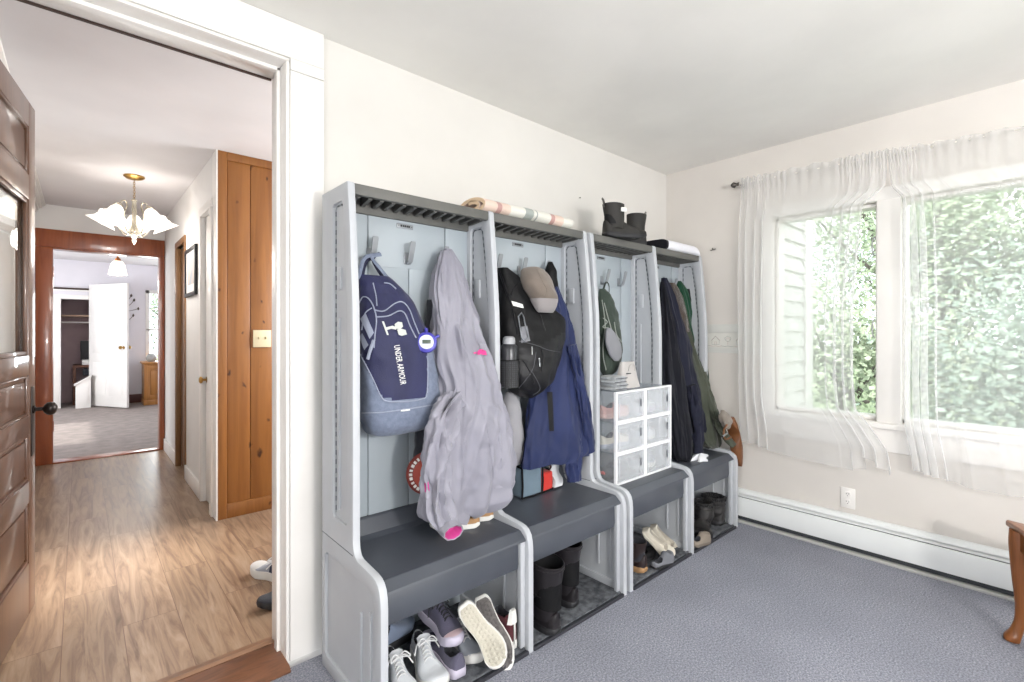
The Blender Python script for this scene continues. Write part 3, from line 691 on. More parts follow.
def soft_body(rows, n=72, k=56, folds=((5, .03, .3, 1.2),), amp=1.0, wr=.006, ws=14, sq=2.3, back=None, seed=0, cap_top=True, cap_bot=True, dr=0.0, hem=0.0):
    """hanging body from outline rows (py, left px, right px, Y, half depth); folds: (count, strength, phase, twist)"""
    R = [fit(r[1], r[2], r[0], r[3], r[4]) + (r[3],) for r in rows]
    R.sort(key=lambda r: -r[3])
    cen = spline([(r[0], r[4], r[3]) for r in R], k); rad = spline([(r[1], r[2], 0) for r in R], k); rings = []
    for i in range(k):
        s = i / (k - 1); c = cen[i]; rx, ry = max(rad[i].x, .003), max(rad[i].y, .003); ring = []
        for j in range(n):
            t = 2 * PI * j / n; ct, sn = math.cos(t), math.sin(t)
            m = (abs(ct) ** sq + abs(sn) ** sq) ** (-1 / sq)
            f = 1.0
            for (q, st, ph, tw) in folds: f += st * amp * (.35 + .65 * s) * math.sin(q * t + ph + tw * s * 3 + .8 * nz((c.x, t, s * 2), 1.3, seed + q))
            p = Vector((c.x + rx * ct * m * f, c.y + ry * sn * m * f, c.z))
            d = wr * (nz(p, ws, seed) + .5 * nz(p, ws * 2.3, seed + 1))
            if dr: d += dr * crease(t, c.z, seed) * (.3 + .7 * smoothstep(0, .35, s)) * min(1, ry / .04)
            p += Vector((ct, sn, 0)) * d
            if hem: p.z += hem * smoothstep(.8, 1, s) * nz((ct * 2, sn * 2, seed), 1.5)
            if back is not None and p.y > back: p.y = back - .001 * (p.y - back)
            ring.append(p)
        rings.append(ring)
    mb = MB(); mb.loft(rings, 0, cap_top, cap_bot); return mb, rings
def sleeve(path, radii, n=28, k=44, wr=.006, ws=20, seed=0, flat=.6, hollow=True, gather=0, dr=.02):
    P = spline(path, k); R = spline([(r, 0, 0) for r in radii], k); rings = []; u = None
    for i in range(k):
        t = (P[min(i + 1, k - 1)] - P[max(i - 1, 0)]).normalized()
        u = Vector((0, 1, 0)) if u is None else u
        u = (u - t * u.dot(t)).normalized(); w = t.cross(u); ring = []
        for j in range(n):
            a = 2 * PI * j / n; p = P[i] + (u * math.cos(a) * flat + w * math.sin(a)) * R[i].x
            g = gather * math.sin(9 * a) * smoothstep(.8, 1, i / (k - 1)) if gather else 0
            p += (u * math.cos(a) + w * math.sin(a)) * (wr * nz(p, ws, seed) + g + dr * (1 - smoothstep(.72, .95, i / (k - 1))) * crease(a, p.z + p.x, seed, 1.6, 7))
            ring.append(p)
        rings.append(ring)
    inner = []
    if hollow:
        c = P[-1]; d = (P[-2] - P[-1]).normalized()
        for q, dd in ((.86, .001), (.82, .012), (.7, .04)): inner.append([c + (p - c) * q + d * dd for p in rings[-1]])
    mb = MB(); nr = len(rings); rings = rings + inner
    mb.loft(rings, 0, True, True, mif=lambda i, j: 1 if (hollow and i >= nr) else 0); return mb
def on(bvh, px, py, off=.002):
    """point on a built surface along a sight line"""
    d = Vector(ray(px, py)).normalized(); h, nn, _, _ = bvh.ray_cast(Vector((0, 0, CH)), d)
    if h is None: return None
    if nn.dot(d) > 0: nn = -nn
    return h + nn * off
def seam(bvh, pts, r=.002, k=24, off=.001, flat=1.0):
    P = [on(bvh, p.x, p.y, off) for p in spline([(a, b, 0) for a, b in pts], k)]; P = [p for p in P if p is not None]
    return MB().tube(P, r, 6) if len(P) > 2 else MB()
def patch(bvh, quad, nu=6, nv=6, off=.003, th=.002, mi=0, mb=None):
    """thin piece lying on a surface; quad: four outline corners, or a list of rows"""
    mb = mb or MB(); a, b, c, d = [Vector((q[0], q[1], 0)) for q in quad]; rings = []
    for j in range(nv + 1):
        rr = []
        for i in range(nu + 1):
            p = (a.lerp(b, i / nu)).lerp(d.lerp(c, i / nu), j / nv); h = on(bvh, p.x, p.y, off)
            rr.append(h if h is not None else (rr[-1] if rr else Vector((0, -50, 0))))
        rings.append(rr)
    o = len(mb.v); mb.v += [tuple(p) for r in rings for p in r]
    for j in range(nv):
        for i in range(nu): q = o + j * (nu + 1) + i; mb.f.append((q, q + 1, q + nu + 2, q + nu + 1)); mb.m.append(mi)
    return mb
def polypatch(bvh, poly, off=.003, mb=None, dens=3):
    """filled outline on a surface (fan from its centre, concentric rings)"""
    mb = mb or MB(); c = sum((Vector((x, y, 0)) for x, y in poly), Vector()) / len(poly); rings = []
    for q in [i / dens for i in range(dens, 0, -1)]:
        rings.append([on(bvh, c.x + (x - c.x) * q, c.y + (y - c.y) * q, off) for x, y in poly])
    rings = [r for r in rings if all(p is not None for p in r)]
    if rings: mb.loft(rings, 0, False, True)
    return mb
def text_on(bvh, s, origin, ux, uy, off=.004):
    """lettering printed on a surface: origin and axis vectors in outline units"""
    cu = bpy.data.curves.new('t', 'FONT'); cu.body = s; cu.resolution_u = 2
    o = bpy.data.objects.new('t', cu); COL.objects.link(o); dg = bpy.context.evaluated_depsgraph_get()
    me = o.evaluated_get(dg).to_mesh(); vs = [v.co.copy() for v in me.vertices]; fs = [list(p.vertices) for p in me.polygons]
    o.evaluated_get(dg).to_mesh_clear(); bpy.data.objects.remove(o); bpy.data.curves.remove(cu)
    mb = MB(); P = []
    for v in vs:
        p = on(bvh, origin[0] + ux[0] * v.x + uy[0] * v.y, origin[1] + ux[1] * v.x + uy[1] * v.y, off); P.append(p)
    mb.add([p if p is not None else (0, -60, 0) for p in P], [f for f in fs if all(P[i] is not None for i in f)])
    return mb
def fabric(name, c, c2=None, rough=.85, bump=.25, bs=260, sheen=.15, ns=6):
    return mat(name, c, rough, c2, ns=ns, bump=bump, bs=bs, spec=.25, sheen=sheen)
F_navy = fabric('navy_nylon', '#2a2c50', '#252744', rough=.6); F_navy2 = fabric('dark_navy_nylon', '#23253f', '#1d1f36', rough=.65)
F_slate = fabric('slate_heather', '#717a8d', '#666f82', rough=.75, ns=60); F_piping = fabric('grey_piping', '#8d93a3')
F_lav = fabric('lavender_grey_shell', '#8d8c96', '#84838e', rough=.6, bump=.12); F_pink = fabric('magenta_lining', '#c0408a'); F_print = mat('white_print', '#e8e8e4', .5)
F_black = fabric('black_nylon', '#101012', '#0b0b0d', rough=.6, sheen=0); F_blackp = fabric('black_puffer', '#18181b', '#121215', rough=.45, sheen=0)
F_blue = fabric('cobalt_shell', '#1d2850', '#182246', rough=.6, bump=.1); F_cap = fabric('taupe_felt', '#696058', '#746a62', rough=.95, sheen=.3)
F_grey = fabric('pale_grey_cloth', '#9b9a9e', '#929196'); F_char = fabric('charcoal_cloth', '#33343a', '#2a2b30')
F_ink = fabric('ink_navy_wool', '#12131c', '#0e0f17', sheen=.05); F_ink2 = fabric('navy_fleece', '#1a1c2c', '#151726', sheen=.05); F_olive = fabric('olive_canvas', '#44483d', '#3b3f35'); F_green = fabric('bottle_green', '#0f3f2a', '#0c3323')
F_brown = fabric('brown_fur_trim', '#4b3d33', '#2f2722', sheen=.4, bump=.8); F_forest = fabric('forest_green_pack', '#343f37', '#2a342d', rough=.7)

# ---- navy backpack
bp = thing('backpack', 'navy and slate grey backpack with white lettering, hanging by its loop', 'backpack', (0, 0, 0))
rows = [(276, 357, 389, 1.70, .030), (285, 356.5, 399, 1.69, .045), (296, 356, 409, 1.68, .058), (312, 356, 417, 1.665, .075), (332, 356.5, 425, 1.655, .085), (352, 357.5, 431, 1.65, .09),
        (375, 358.5, 435, 1.65, .095), (398, 360, 438, 1.65, .098), (412, 361, 439, 1.655, .096), (423, 364, 437, 1.66, .085), (430, 368, 425, 1.665, .065), (433, 376, 410, 1.67, .04)]
mb, rg = soft_body(rows, 96, 84, folds=((3, .012, .5, .4),), wr=.006, ws=16, sq=2.9, back=1.745, seed=3)
def shield(i, j): return 0
bv = mb.bvh(); body = mb
# outline of the dark navy front: everything else below it is slate
for fi, f in enumerate(mb.f):
    c = sum((Vector(mb.v[q]) for q in f), Vector()) / len(f); dep = c.x * FW[0] + c.y * FW[1]; px = CX + FOC * (c.x * RT[0] + c.y * RT[1]) / dep; py = HY - FOC * (c.z - CH) / dep
    left = interp([(350, 359), (365, 366), (380, 373), (396, 381), (400, 386)], py); right = interp([(330, 424), (345, 427), (395, 427.5), (399, 421)], py)
    if py > 352 and (px < left or px > right or py > 399 - .0): mb.m[fi] = 1
    elif py > 335 and px > right: mb.m[fi] = 1
mb.build('pack_body', [F_navy, F_slate], bp, ang=60)
M_ = MB()
for pts in ([(359, 352), (366, 365), (374, 381), (381, 396), (387, 401), (405, 401.5), (421, 399), (427, 392), (427.5, 350)], [(362, 413), (380, 412.5), (400, 410), (420, 407), (437, 404)]):
    q = seam(bv, pts, .0022, 40); M_.add(q.v, q.f)
M_.build('seam_piping', F_piping, bp)
M_ = MB()
for pts in ([(359, 304), (363, 297), (369, 299), (374, 308), (376.5, 320), (375, 335), (374, 348)], [(362, 330), (365, 314), (372, 308)], [(374, 310), (384, 311), (394, 304), (402, 302), (409, 309), (414, 322), (419, 334)], [(376, 317), (388, 316), (399, 311), (405, 314), (410, 326), (416, 338)], [(373, 283), (376, 296), (377, 306)], [(384, 283), (390, 284), (396, 289)]):
    q = seam(bv, pts, .0024, 30); M_.add(q.v, q.f)
M_.build('zip_line', F_piping, bp)
M_ = MB()
for qd in ([(361, 319), (366, 313), (374, 333), (370, 339)], [(360, 337), (363, 333), (369, 345), (365, 350)]): patch(bv, qd, 4, 5, .0035, mb=M_)
M_.build('side_strap', F_piping, bp)
M_ = MB()
for pts in ([(374, 340), (371, 350), (368.5, 359)], ):
    q = seam(bv, pts, .0065, 10, .004); M_.add(q.v, q.f)
M_.build('zip_pull', F_piping, bp)
text_on(bv, 'UNDER ARMOUR', (393.6, 345.5), (.85, 5.05), (8.2, -.9)).build('lettering', F_print, bp, smooth=False)
# emblem: two mirrored arcs crossing
M_ = MB()
for sx, col in ((0, 0), (1, 0)):
    x0 = 383 if not sx else 403.5
polypatch(bv, [(381.6, 321.5), (383.6, 321.5), (388.4, 335), (386.6, 335.2)], .004, M_)
polypatch(bv, [(385.5, 327.6), (392, 326), (396, 327.5), (395.5, 330), (391, 329), (386.6, 330.2)], .0045, M_)
polypatch(bv, [(394, 324.4), (397.5, 322.0), (401.5, 322.6), (402.6, 326.8), (399.5, 329.6), (395, 328.8)], .004, M_)
polypatch(bv, [(396.5, 329.8), (401, 328.8), (405, 330), (406.4, 334.6), (401, 336), (398.2, 335.2)], .004, M_)
M_.build('emblem', mat('silver_print', '#b9bdb8', .4), bp, smooth=False)
M_ = MB(); q = seam(bv, [(400.5, 410.6), (405, 410.2), (409.5, 409.6)], .003, 8, .003); M_.add(q.v, q.f); M_.build('zip_tag', F_print, bp)
# hanging loop and shoulder straps
hk = Vector((.852, 1.705, 1.545))
M_ = MB(); M_.tube(spline([aty(359, 279, 1.68), aty(361, 268, 1.685), aty(366, 257, 1.70), hk, aty(372, 257, 1.70), aty(379, 267, 1.685), aty(389, 279, 1.68)], 30), .0075, 8, flat=.3, up=(0, 1, 0)); M_.build('shoulder_strap', F_slate, bp)
M_ = MB(); M_.tube(spline([aty(362, 281, 1.725), aty(366, 262, 1.72), hk + Vector((0, .012, .004)), aty(373, 260, 1.72), aty(386, 282, 1.725)], 24), .007, 8, flat=.3, up=(0, 1, 0)); M_.build('grab_handle', F_navy2, bp)
# stopwatch clipped to the backpack
h0 = on(bv, 424, 343, .012)
sw = thing('stopwatch', 'round purple blue digital stopwatch clipped to the navy backpack', 'stopwatch', h0, (math.radians(78), 0, math.radians(-28)))
MB().lathe([(0, -.010), (.024, -.010), (.030, -.006), (.031, 0), (.029, .006), (.023, .009), (0, .009)], 28).build('case', mat('violet_plastic', '#3d3a9c', .35), sw)
f = MB().lathe([(0, .0115), (.0195, .0115), (.021, .009), (.021, .008)], 28).build('face', mat('face_white', '#d8dcea', .4), sw)
MB().box(-.012, .012, -.006, .006, .0115, .0125, b=.001).build('display', mat('lcd', '#3c4a3f', .3), f)
M_ = MB()
for a in (.5, 1.57, 2.64): M_.lathe([(0, .012), (.0045, .012), (.005, 0)], 10, M=(Matrix.Rotation(a - PI / 2, 3, 'Z') @ Matrix.Rotation(-PI / 2, 3, 'X')).to_3x3(), c=(.030 * math.cos(a), .030 * math.sin(a), 0))
M_.build('button', mat('violet_plastic', '#3d3a9c'), sw); sw.scale = (1.3, 1.3, 1.3)
b2 = on(bv, 412, 323, .006)
M_ = MB(); M_.tube([Vector(h0) + Vector((-.02, -.004, .028)), (Vector(h0) + b2) / 2 + Vector((0, -.012, .02)), b2], .0035, 8); M_.build('clip', M_chrome, sw)

# ---- charcoal jacket behind, red disc, lavender jacket
mb, _ = soft_body([(300, 428, 440, 1.715, .02), (330, 424, 442, 1.71, .028), (370, 420, 444, 1.70, .035), (410, 416, 446, 1.69, .04), (440, 414, 446, 1.69, .04), (462, 413, 440, 1.69, .03)], 48, 40, ((5, .05, .2, 1),), seed=9, back=1.755)
tag(mb.build('jacket', F_char, ang=60), 'dark charcoal garment half hidden behind the lavender jacket', 'jacket')
dc = thing('flying_disc', 'round red disc with white lettered rim behind the lavender jacket', 'disc', aty(428, 473, 1.63), (PI / 2 - .06, 0, -.45))
M_ = MB().lathe([(0, .012), (.062, .012), (.078, .008), (.084, 0), (.080, -.008), (0, -.010)], 40); M_.build('rim', mat('rust_red_rim', '#7a2d24', .6), dc)
M_ = MB().lathe([(.0, .0135), (.054, .0135), (.058, .0120), (.058, .011)], 40); M_.build('face', mat('brick_red', '#a5402f', .6), dc)
M_ = MB()
for i in range(26):
    a = 2 * PI * i / 26; M_.box(.061, .073, -.004 * (1 + .4 * (i % 3)), .004, .0105, .0125, M=Matrix.Rotation(a, 4, 'Z'))
M_.build('lettering', F_print, dc)

jk = thing('jacket', 'lavender grey hooded shell jacket with pink chest logo and cuff lining', 'jacket', (0, 0, 0))
rows = [(249, 444.5, 451, 1.715, .012), (255, 441.5, 455, 1.71, .022), (264, 438, 459, 1.70, .032), (276, 435, 463, 1.69, .042), (292, 433, 467.5, 1.675, .05), (308, 433, 473, 1.66, .058), (325, 434, 479, 1.645, .066), (345, 435, 484.5, 1.625, .072),
        (365, 437, 490, 1.60, .075), (385, 440, 495, 1.575, .075), (405, 437, 500, 1.555, .075), (425, 428, 505, 1.545, .078), (450, 424, 508.5, 1.54, .08), (475, 421.5, 511, 1.54, .082), (490, 421, 511, 1.545, .08), (500, 421.5, 510.5, 1.545, .078), (506, 426, 507, 1.547, .072), (511, 438, 502, 1.55, .064), (514, 450, 493, 1.555, .05)]
mb, _ = soft_body(rows, 180, 150, ((4, .035, .4, 1.1), (7, .02, 1.2, .8)), 1.0, wr=.006, ws=14, sq=2.2, seed=21, back=1.755, dr=.055, hem=.02)
jb = mb.bvh(); mb.build('jacket_body', F_lav, jk, ang=70)
# sleeve ending in the pink lined cuff
sl = sleeve([aty(462, 395, 1.535), aty(450, 408, 1.51), aty(442, 430, 1.50), aty(438, 462, 1.495), aty(437, 492, 1.495), aty(441, 512, 1.485), aty(447, 525, 1.47), aty(453.5, 533, 1.425)], [.03, .048, .054, .055, .052, .046, .042, .040], n=54, k=70, seed=5, wr=.004, ws=16, gather=.0012, flat=.72, dr=.04)
sl.build('sleeve', [F_lav, F_pink], jk, ang=80)
s2 = sleeve([aty(474, 345, 1.57), aty(486, 380, 1.54), aty(495, 420, 1.50), aty(500, 455, 1.49), aty(500, 486, 1.495)], [.03, .045, .05, .05, .042], n=48, k=60, seed=6, wr=.006, ws=14, flat=.45, dr=.03)
s2.build('sleeve', [F_lav, F_char], jk, ang=80)
M_ = MB().tube(spline([aty(446, 250, 1.70), aty(446, 247.5, 1.715), Vector(aty(447, 247, 1.72)), aty(449, 250, 1.71)], 10), .004, 6); M_.build('hanging_loop', F_lav, jk)
# hood folded down the front
hb, _ = soft_body([(252, 441, 454, 1.690, .018), (264, 438.5, 458, 1.672, .022), (284, 436, 464, 1.648, .026), (304, 437, 467, 1.625, .028), (322, 440, 464, 1.605, .024), (336, 446, 459, 1.592, .012)], 80, 60, ((3, .05, .3, 1),), seed=23, wr=.004, ws=14, dr=.05)
hb.build('hood', F_lav, jk, ang=70)
M_ = MB()
sleeves = MB(); sleeves.v = mb.v + [tuple(v) for v in s2.v]; sleeves.f = mb.f + [tuple(i + len(mb.v) for i in f) for f in s2.f]; jb2 = sleeves.bvh()
polypatch(jb2, [(476.5, 355.4), (476.6, 352.2), (478.6, 350), (482, 349.2), (485.2, 350.8), (486.2, 355.8)], .0085, M_, 1); polypatch(jb2, [(472, 353.4), (475.6, 352.6), (475.8, 354.2), (472.3, 354.6)], .0085, M_, 1)
lo = M_.build('logo', mat('pink_print', '#d03a86', .5), jk, smooth=False); lo['label'] = 'pink chest logo'
M_ = MB(); slb = sl.bvh(); polypatch(slb, [(424.5, 483), (428, 481), (429, 491), (425, 492)], .003, M_, 2); M_.build('pull_tab', F_pink, jk)
M_ = MB()
for pts in ([(462, 335), (470, 365), (480, 400), (489, 440), (494, 480)], [(447, 262), (452, 290), (462, 330), (466, 380), (463, 430), (462, 490)]):
    q = seam(jb, pts, .0012, 40); M_.add(q.v, q.f)
M_.build('seam', F_lav, jk)

# ---- black backpack, bottle, cap, blue jacket
bk = thing('backpack', 'black backpack with mesh side pocket hanging at the middle divider', 'backpack', (0, 0, 0))
rows = [(268, 498, 508, 1.695, .03), (280, 498.5, 522, 1.69, .045), (294, 499, 538, 1.68, .06), (308, 499.5, 553, 1.665, .07), (318, 499.5, 563, 1.655, .08), (334, 500, 563.5, 1.64, .088), (352, 501, 561, 1.625, .092), (368, 502, 557, 1.62, .094), (382, 505, 551, 1.62, .09), (391, 511, 542, 1.625, .075), (397, 519, 533, 1.63, .05)]
mb, _ = soft_body(rows, 88, 64, ((4, .02, .3, .6), (7, .018, .5, -.5)), wr=.009, ws=13, sq=2.5, seed=31, back=1.745)
kb = mb.bvh()
for fi, f in enumerate(mb.f):
    c = sum((Vector(mb.v[q]) for q in f), Vector()) / len(f); dep = c.x * FW[0] + c.y * FW[1]; px = CX + FOC * (c.x * RT[0] + c.y * RT[1]) / dep; py = HY - FOC * (c.z - CH) / dep
    if py > 345 - .12 * (px - 500) * 1.6 + 8 * math.sin((px - 500) / 20) and px > 519: mb.m[fi] = 1
mb.build('pack_body', [F_black, F_blackp], bk, ang=60)
M_ = MB()
for pts in ([(500, 272), (506, 290), (513, 312), (518, 335)], [(511, 296), (514, 288), (522, 281), (530, 284)], [(530, 285), (536, 300), (541, 318), (545, 330)], [(523, 360), (530, 372), (534, 384)], [(541, 348), (543, 358), (541, 372)]):
    q = seam(kb, pts, .0055 if pts[0][0] < 520 and pts[0][1] < 290 else .003, 24, .001); M_.add(q.v, q.f)
M_.build('strap', F_blackp, bk)
M_ = MB()
for pts in ([(519, 341), (535, 345), (548, 350), (560, 352)], [(519, 388), (527, 378), (533, 368), (536, 352)], [(532, 372), (540, 388), (533, 395)]):
    q = seam(kb, pts, .0016, 24); M_.add(q.v, q.f)
M_.build('zip_line', mat('zip_grey', '#4c4d52', .5), bk)
for a, b_ in (((531.6, 347), (531.8, 355)), ((538.6, 358), (539.2, 367))):
    seam(kb, [a, ((a[0] + b_[0]) / 2, (a[1] + b_[1]) / 2), b_], .003, 8, .004).build('zip_pull', M_chrome, bk)
patch(kb, [(511, 301), (522.5, 304.5), (523.5, 308.5), (513, 306)], 4, 3, .0035).build('label_tag', F_print, bk)
M_ = MB()
P = [on(kb, x, y, .006) for x, y in ((518, 317), (521, 313), (523, 318), (525, 327), (528, 338), (524, 342), (521, 338), (519.5, 328))]
P = [p for p in P if p is not None]; M_.tube(P, .0035, 8, closed=True); M_.build('carabiner', mat('steel_grey', '#8d9096', .35, metal=.8), bk)
M_ = MB(); patch(kb, [(521, 327), (527, 326), (530, 341), (521, 343)], 4, 5, .003, mb=M_); M_.build('mesh_flap', fabric('grey_mesh', '#77787e'), bk)
# mesh side pocket and the bottle in it
c = aty(509, 365, 1.57)
bt = thing('water_bottle', 'dark water bottle with pale cap in the black backpack side pocket', 'bottle', (c.x, c.y, aty(509.5, 386, 1.575).z))
zt_ = aty(509.5, 344, 1.575).z - bt.location.z; r0 = .038
MB().lathe([(0, 0), (r0 * .92, 0), (r0, .008), (r0, zt_ * .86), (r0 * .9, zt_ * .95), (r0 * .72, zt_), (0, zt_)], 28).build('bottle_body', mat('smoked_steel', '#2b2c30', .3, metal=.2), bt)
MB().lathe([(r0 * .7, zt_), (r0 * .72, zt_ + .01), (r0 * .66, zt_ + .026), (r0 * .45, zt_ + .033), (0, zt_ + .034)], 24).build('bottle_cap', mat('cap_pale', '#96979b', .4), bt)
m, nt, b = nodes('black_mesh_net'); b.inputs['Roughness'].default_value = .7
v = coords(nt, (110, 110, 110)); vo = N(nt, 'ShaderNodeTexVoronoi', feature='DISTANCE_TO_EDGE', Scale=1.0, Randomness=.2); nt.links.new(v, vo.inputs['Vector'])
nt.links.new(ramp(nt, vo.outputs['Distance'], [(.10, '#0e0e10'), (.25, '#35363a')]), b.inputs['Base Color']); M_net = m
M_ = MB(); rg = [[Vector((c.x + (r0 + .005) * math.cos(a), c.y + (r0 + .004) * math.sin(a), z)) for a in (2 * PI * k / 30 for k in range(30))] for z in (bt.location.z - .004, bt.location.z + .02, bt.location.z + zt_ * .4, bt.location.z + zt_ * .62)]
M_.loft(rg, 0, True, False); M_.build('side_pocket', M_net, bk)
M_ = MB(); M_.tube(rg[-1], .003, 6, closed=True); M_.build('pocket_hem', F_black, bk)

cp = thing('cap', 'soft taupe grey felt cap hanging above the black backpack', 'cap', (0, 0, 0))
rows = [(267.5, 526, 539, 1.645, .03), (270, 522, 545, 1.64, .042), (276, 520.5, 550, 1.625, .055), (284, 522, 553.5, 1.605, .06), (292, 526, 556, 1.595, .06), (299, 530, 558, 1.59, .054), (303, 533, 557.5, 1.59, .046)]
mb, _ = soft_body(rows, 56, 36, ((3, .03, .3, .5),), wr=.005, ws=16, sq=2.1, seed=41); cb = mb.bvh(); mb.build('crown', F_cap, cp, ang=60)
mb, _ = soft_body([(299, 530, 557.5, 1.575, .05), (304, 532.5, 557, 1.57, .042), (309, 535, 555.5, 1.568, .03), (312.5, 538, 553, 1.568, .014)], 48, 18, ((2, .02, 0, 0),), wr=.003, seed=42); mb.build('brim', fabric('pale_felt', '#8b8686', sheen=.3), cp, ang=60)
M_ = MB(); q = seam(cb, [(537, 270), (543, 283), (547, 291), (540, 298), (531, 301)], .0012, 20); M_.add(q.v, q.f); M_.build('seam', F_cap, cp)

hd = soft_body([(262, 548, 552, 1.70, .012), (268, 546, 555, 1.695, .022), (277, 545, 558, 1.69, .03), (285, 546, 558, 1.69, .026), (291, 549, 556, 1.69, .014)], 36, 24, ((3, .04, .2, .6),), seed=51, back=1.755)[0]
tag(hd.build('hood', F_black, ang=60), 'black hood hanging on the hook above the blue jacket', 'hood')
bj = thing('jacket', 'cobalt blue shell jacket hanging behind the black backpack', 'jacket', (0, 0, 0))
rows = [(279, 547, 556, 1.70, .014), (290, 546, 560, 1.695, .03), (305, 545, 565, 1.69, .04), (322, 544, 570, 1.685, .046), (345, 541, 575, 1.68, .05), (370, 537, 580.5, 1.67, .055), (395, 532, 586, 1.655, .06), (420, 528, 590, 1.64, .066), (440, 525.5, 593, 1.63, .07), (453, 524, 594, 1.625, .07), (460, 523.5, 588, 1.625, .066)]
mb, _ = soft_body(rows, 150, 120, ((4, .04, .2, .6), (7, .025, 1.1, .5)), wr=.004, ws=12, sq=2.2, seed=61, back=1.757, dr=.030, hem=.012); jb = mb.bvh(); mb.build('jacket_body', F_blue, bj, ang=70)
patch(jb, [(547, 392), (552, 392), (553.5, 431), (549, 431)], 2, 12, .003).build('zip_stripe', F_black, bj)
s = sleeve([aty(571, 420, 1.60), aty(573, 445, 1.585), aty(573.5, 463, 1.575), aty(574, 481, 1.57)], [.04, .05, .05, .042], n=44, k=60, seed=65, wr=.005, ws=14, gather=.003); s.build('sleeve', [F_blue, F_black], bj, ang=70)
s = sleeve([aty(572, 345, 1.60), aty(580, 385, 1.58), aty(587, 425, 1.57), aty(591, 452, 1.57)], [.022, .028, .03, .028], seed=66, wr=.004, ws=14); s.build('sleeve', [F_blue, F_black], bj, ang=70)
gb = thing('tote_bag', 'pale grey cloth bag hanging behind the lavender jacket', 'bag', (0, 0, 0))
rows = [(392, 506, 514, 1.70, .02), (402, 504, 519, 1.695, .03), (420, 503, 522, 1.69, .036), (440, 503, 524.5, 1.69, .038), (456, 503, 525, 1.69, .036), (464, 505, 523, 1.69, .028)]
mb, _ = soft_body(rows, 44, 30, ((3, .03, .2, .5),), seed=71, back=1.757); mb.build('bag_body', F_grey, gb, ang=60)
M_ = MB(); M_.tube(spline([aty(508, 394, 1.70), aty(504, 370, 1.715), aty(500, 330, 1.73), aty(502, 365, 1.715), aty(512, 394, 1.70)], 24), .006, 6, flat=.4); M_.build('bag_handle', F_grey, gb)

# lunch bag, folded papers on the second seat
a = atz(518, 488, SEAT); c = atz(551, 481.5, SEAT); yaw = math.atan2(c.y - a.y, c.x - a.x); Lb = (c - a).length
y_ = 1.66
lb = thing('lunch_bag', 'slate blue lunch bag with a bright red side pocket under the blue jacket', 'lunch bag', (1.535, 1.655, SEAT), (0, 0, 0))
MB().box(0, .135, 0, .085, 0, .15, b=.018, seg=4).build('bag_body', fabric('slate_canvas', '#6d7f8d', '#62737f'), lb)
MB().box(.136, .215, .004, .086, .004, .095, b=.012, seg=3).build('side_pocket', fabric('bright_red', '#c93a33'), lb)
M_ = MB()
for x in (0.003, .136): M_.tube([(x, .004, .004), (x, -.001, .06), (x, .004, .142), (x, .045, .149)], .005, 6)
M_.tube([(.003, .003, .004), (.07, -.001, .004), (.136, .003, .004), (.21, .006, .006)], .005, 6); M_.build('piping', F_black, lb)
M_ = MB(); M_.tube(spline([(.10, .03, .149), (.14, .0, .15), (.185, -.005, .125), (.20, .02, .10)], 16), .005, 6); M_.build('strap', F_black, lb)
pp = MB()
n = 8
pp.loft([[(1.755 + .012 * math.sin(i) + s, 1.655 + .01 * i * (1 if s else 1) * .3, SEAT + .01 + i * .016) for s, in ((0,), (.055,))] + [(1.755 + .012 * math.sin(i) + .055, 1.675 + .003 * i, SEAT + .01 + i * .016), (1.755 + .012 * math.sin(i), 1.675 + .003 * i, SEAT + .01 + i * .016)] for i in range(n)])
tag(pp.build('folded_paper', mat('paper_white', '#dfe1e4', .8)), 'small white folded paper beside the red pocket of the lunch bag', 'paper')

# ---- third bay: green backpack; fourth bay: coats
gp = thing('backpack', 'small forest green backpack hanging above the clear boxes', 'backpack', (0, 0, 0))
rows = [(289, 599, 605, 1.71, .012), (295, 598.5, 611, 1.70, .022), (308, 598.5, 616.5, 1.69, .03), (325, 598.5, 619.5, 1.685, .036), (345, 599, 622, 1.68, .04), (360, 599.5, 621, 1.675, .04), (370, 600.5, 617, 1.675, .034), (375, 603, 612, 1.68, .02)]
mb, _ = soft_body(rows, 56, 48, ((3, .03, .4, 1), (6, .03, 1, 1)), wr=.006, ws=18, seed=81, back=1.757); gbv = mb.bvh(); mb.build('pack_body', F_forest, gp, ang=60)
q = soft_body([(328, 606, 611, 1.63, .012), (336, 605, 617, 1.625, .016), (346, 606, 621, 1.622, .018), (356, 610, 621.5, 1.622, .014), (361, 614, 619, 1.625, .008)], 36, 24, ((2, .02, 0, 0),), wr=.003, seed=82)[0]; q.build('front_pouch', fabric('pouch_grey', '#7f8085'), gp, ang=60)
M_ = MB()
for pts in ([(604, 303), (607, 315), (611, 330), (612, 345)], [(603, 318), (607, 322), (603, 327), (608, 328)], [(614, 322), (616, 334), (621, 342)], [(602, 300), (605, 325), (603, 350), (606, 370)]):
    z = seam(gbv, pts, .0028, 16, .003); M_.add(z.v, z.f)
M_.build('cord', fabric('cord_pale', '#8f948d'), gp)
M_ = MB(); M_.tube(spline([aty(603, 292, 1.70), aty(605, 284, 1.715), aty(607, 282, 1.72), aty(609, 286, 1.715), aty(609, 294, 1.70)], 14), .006, 6, flat=.4); M_.build('grab_handle', F_forest, gp)

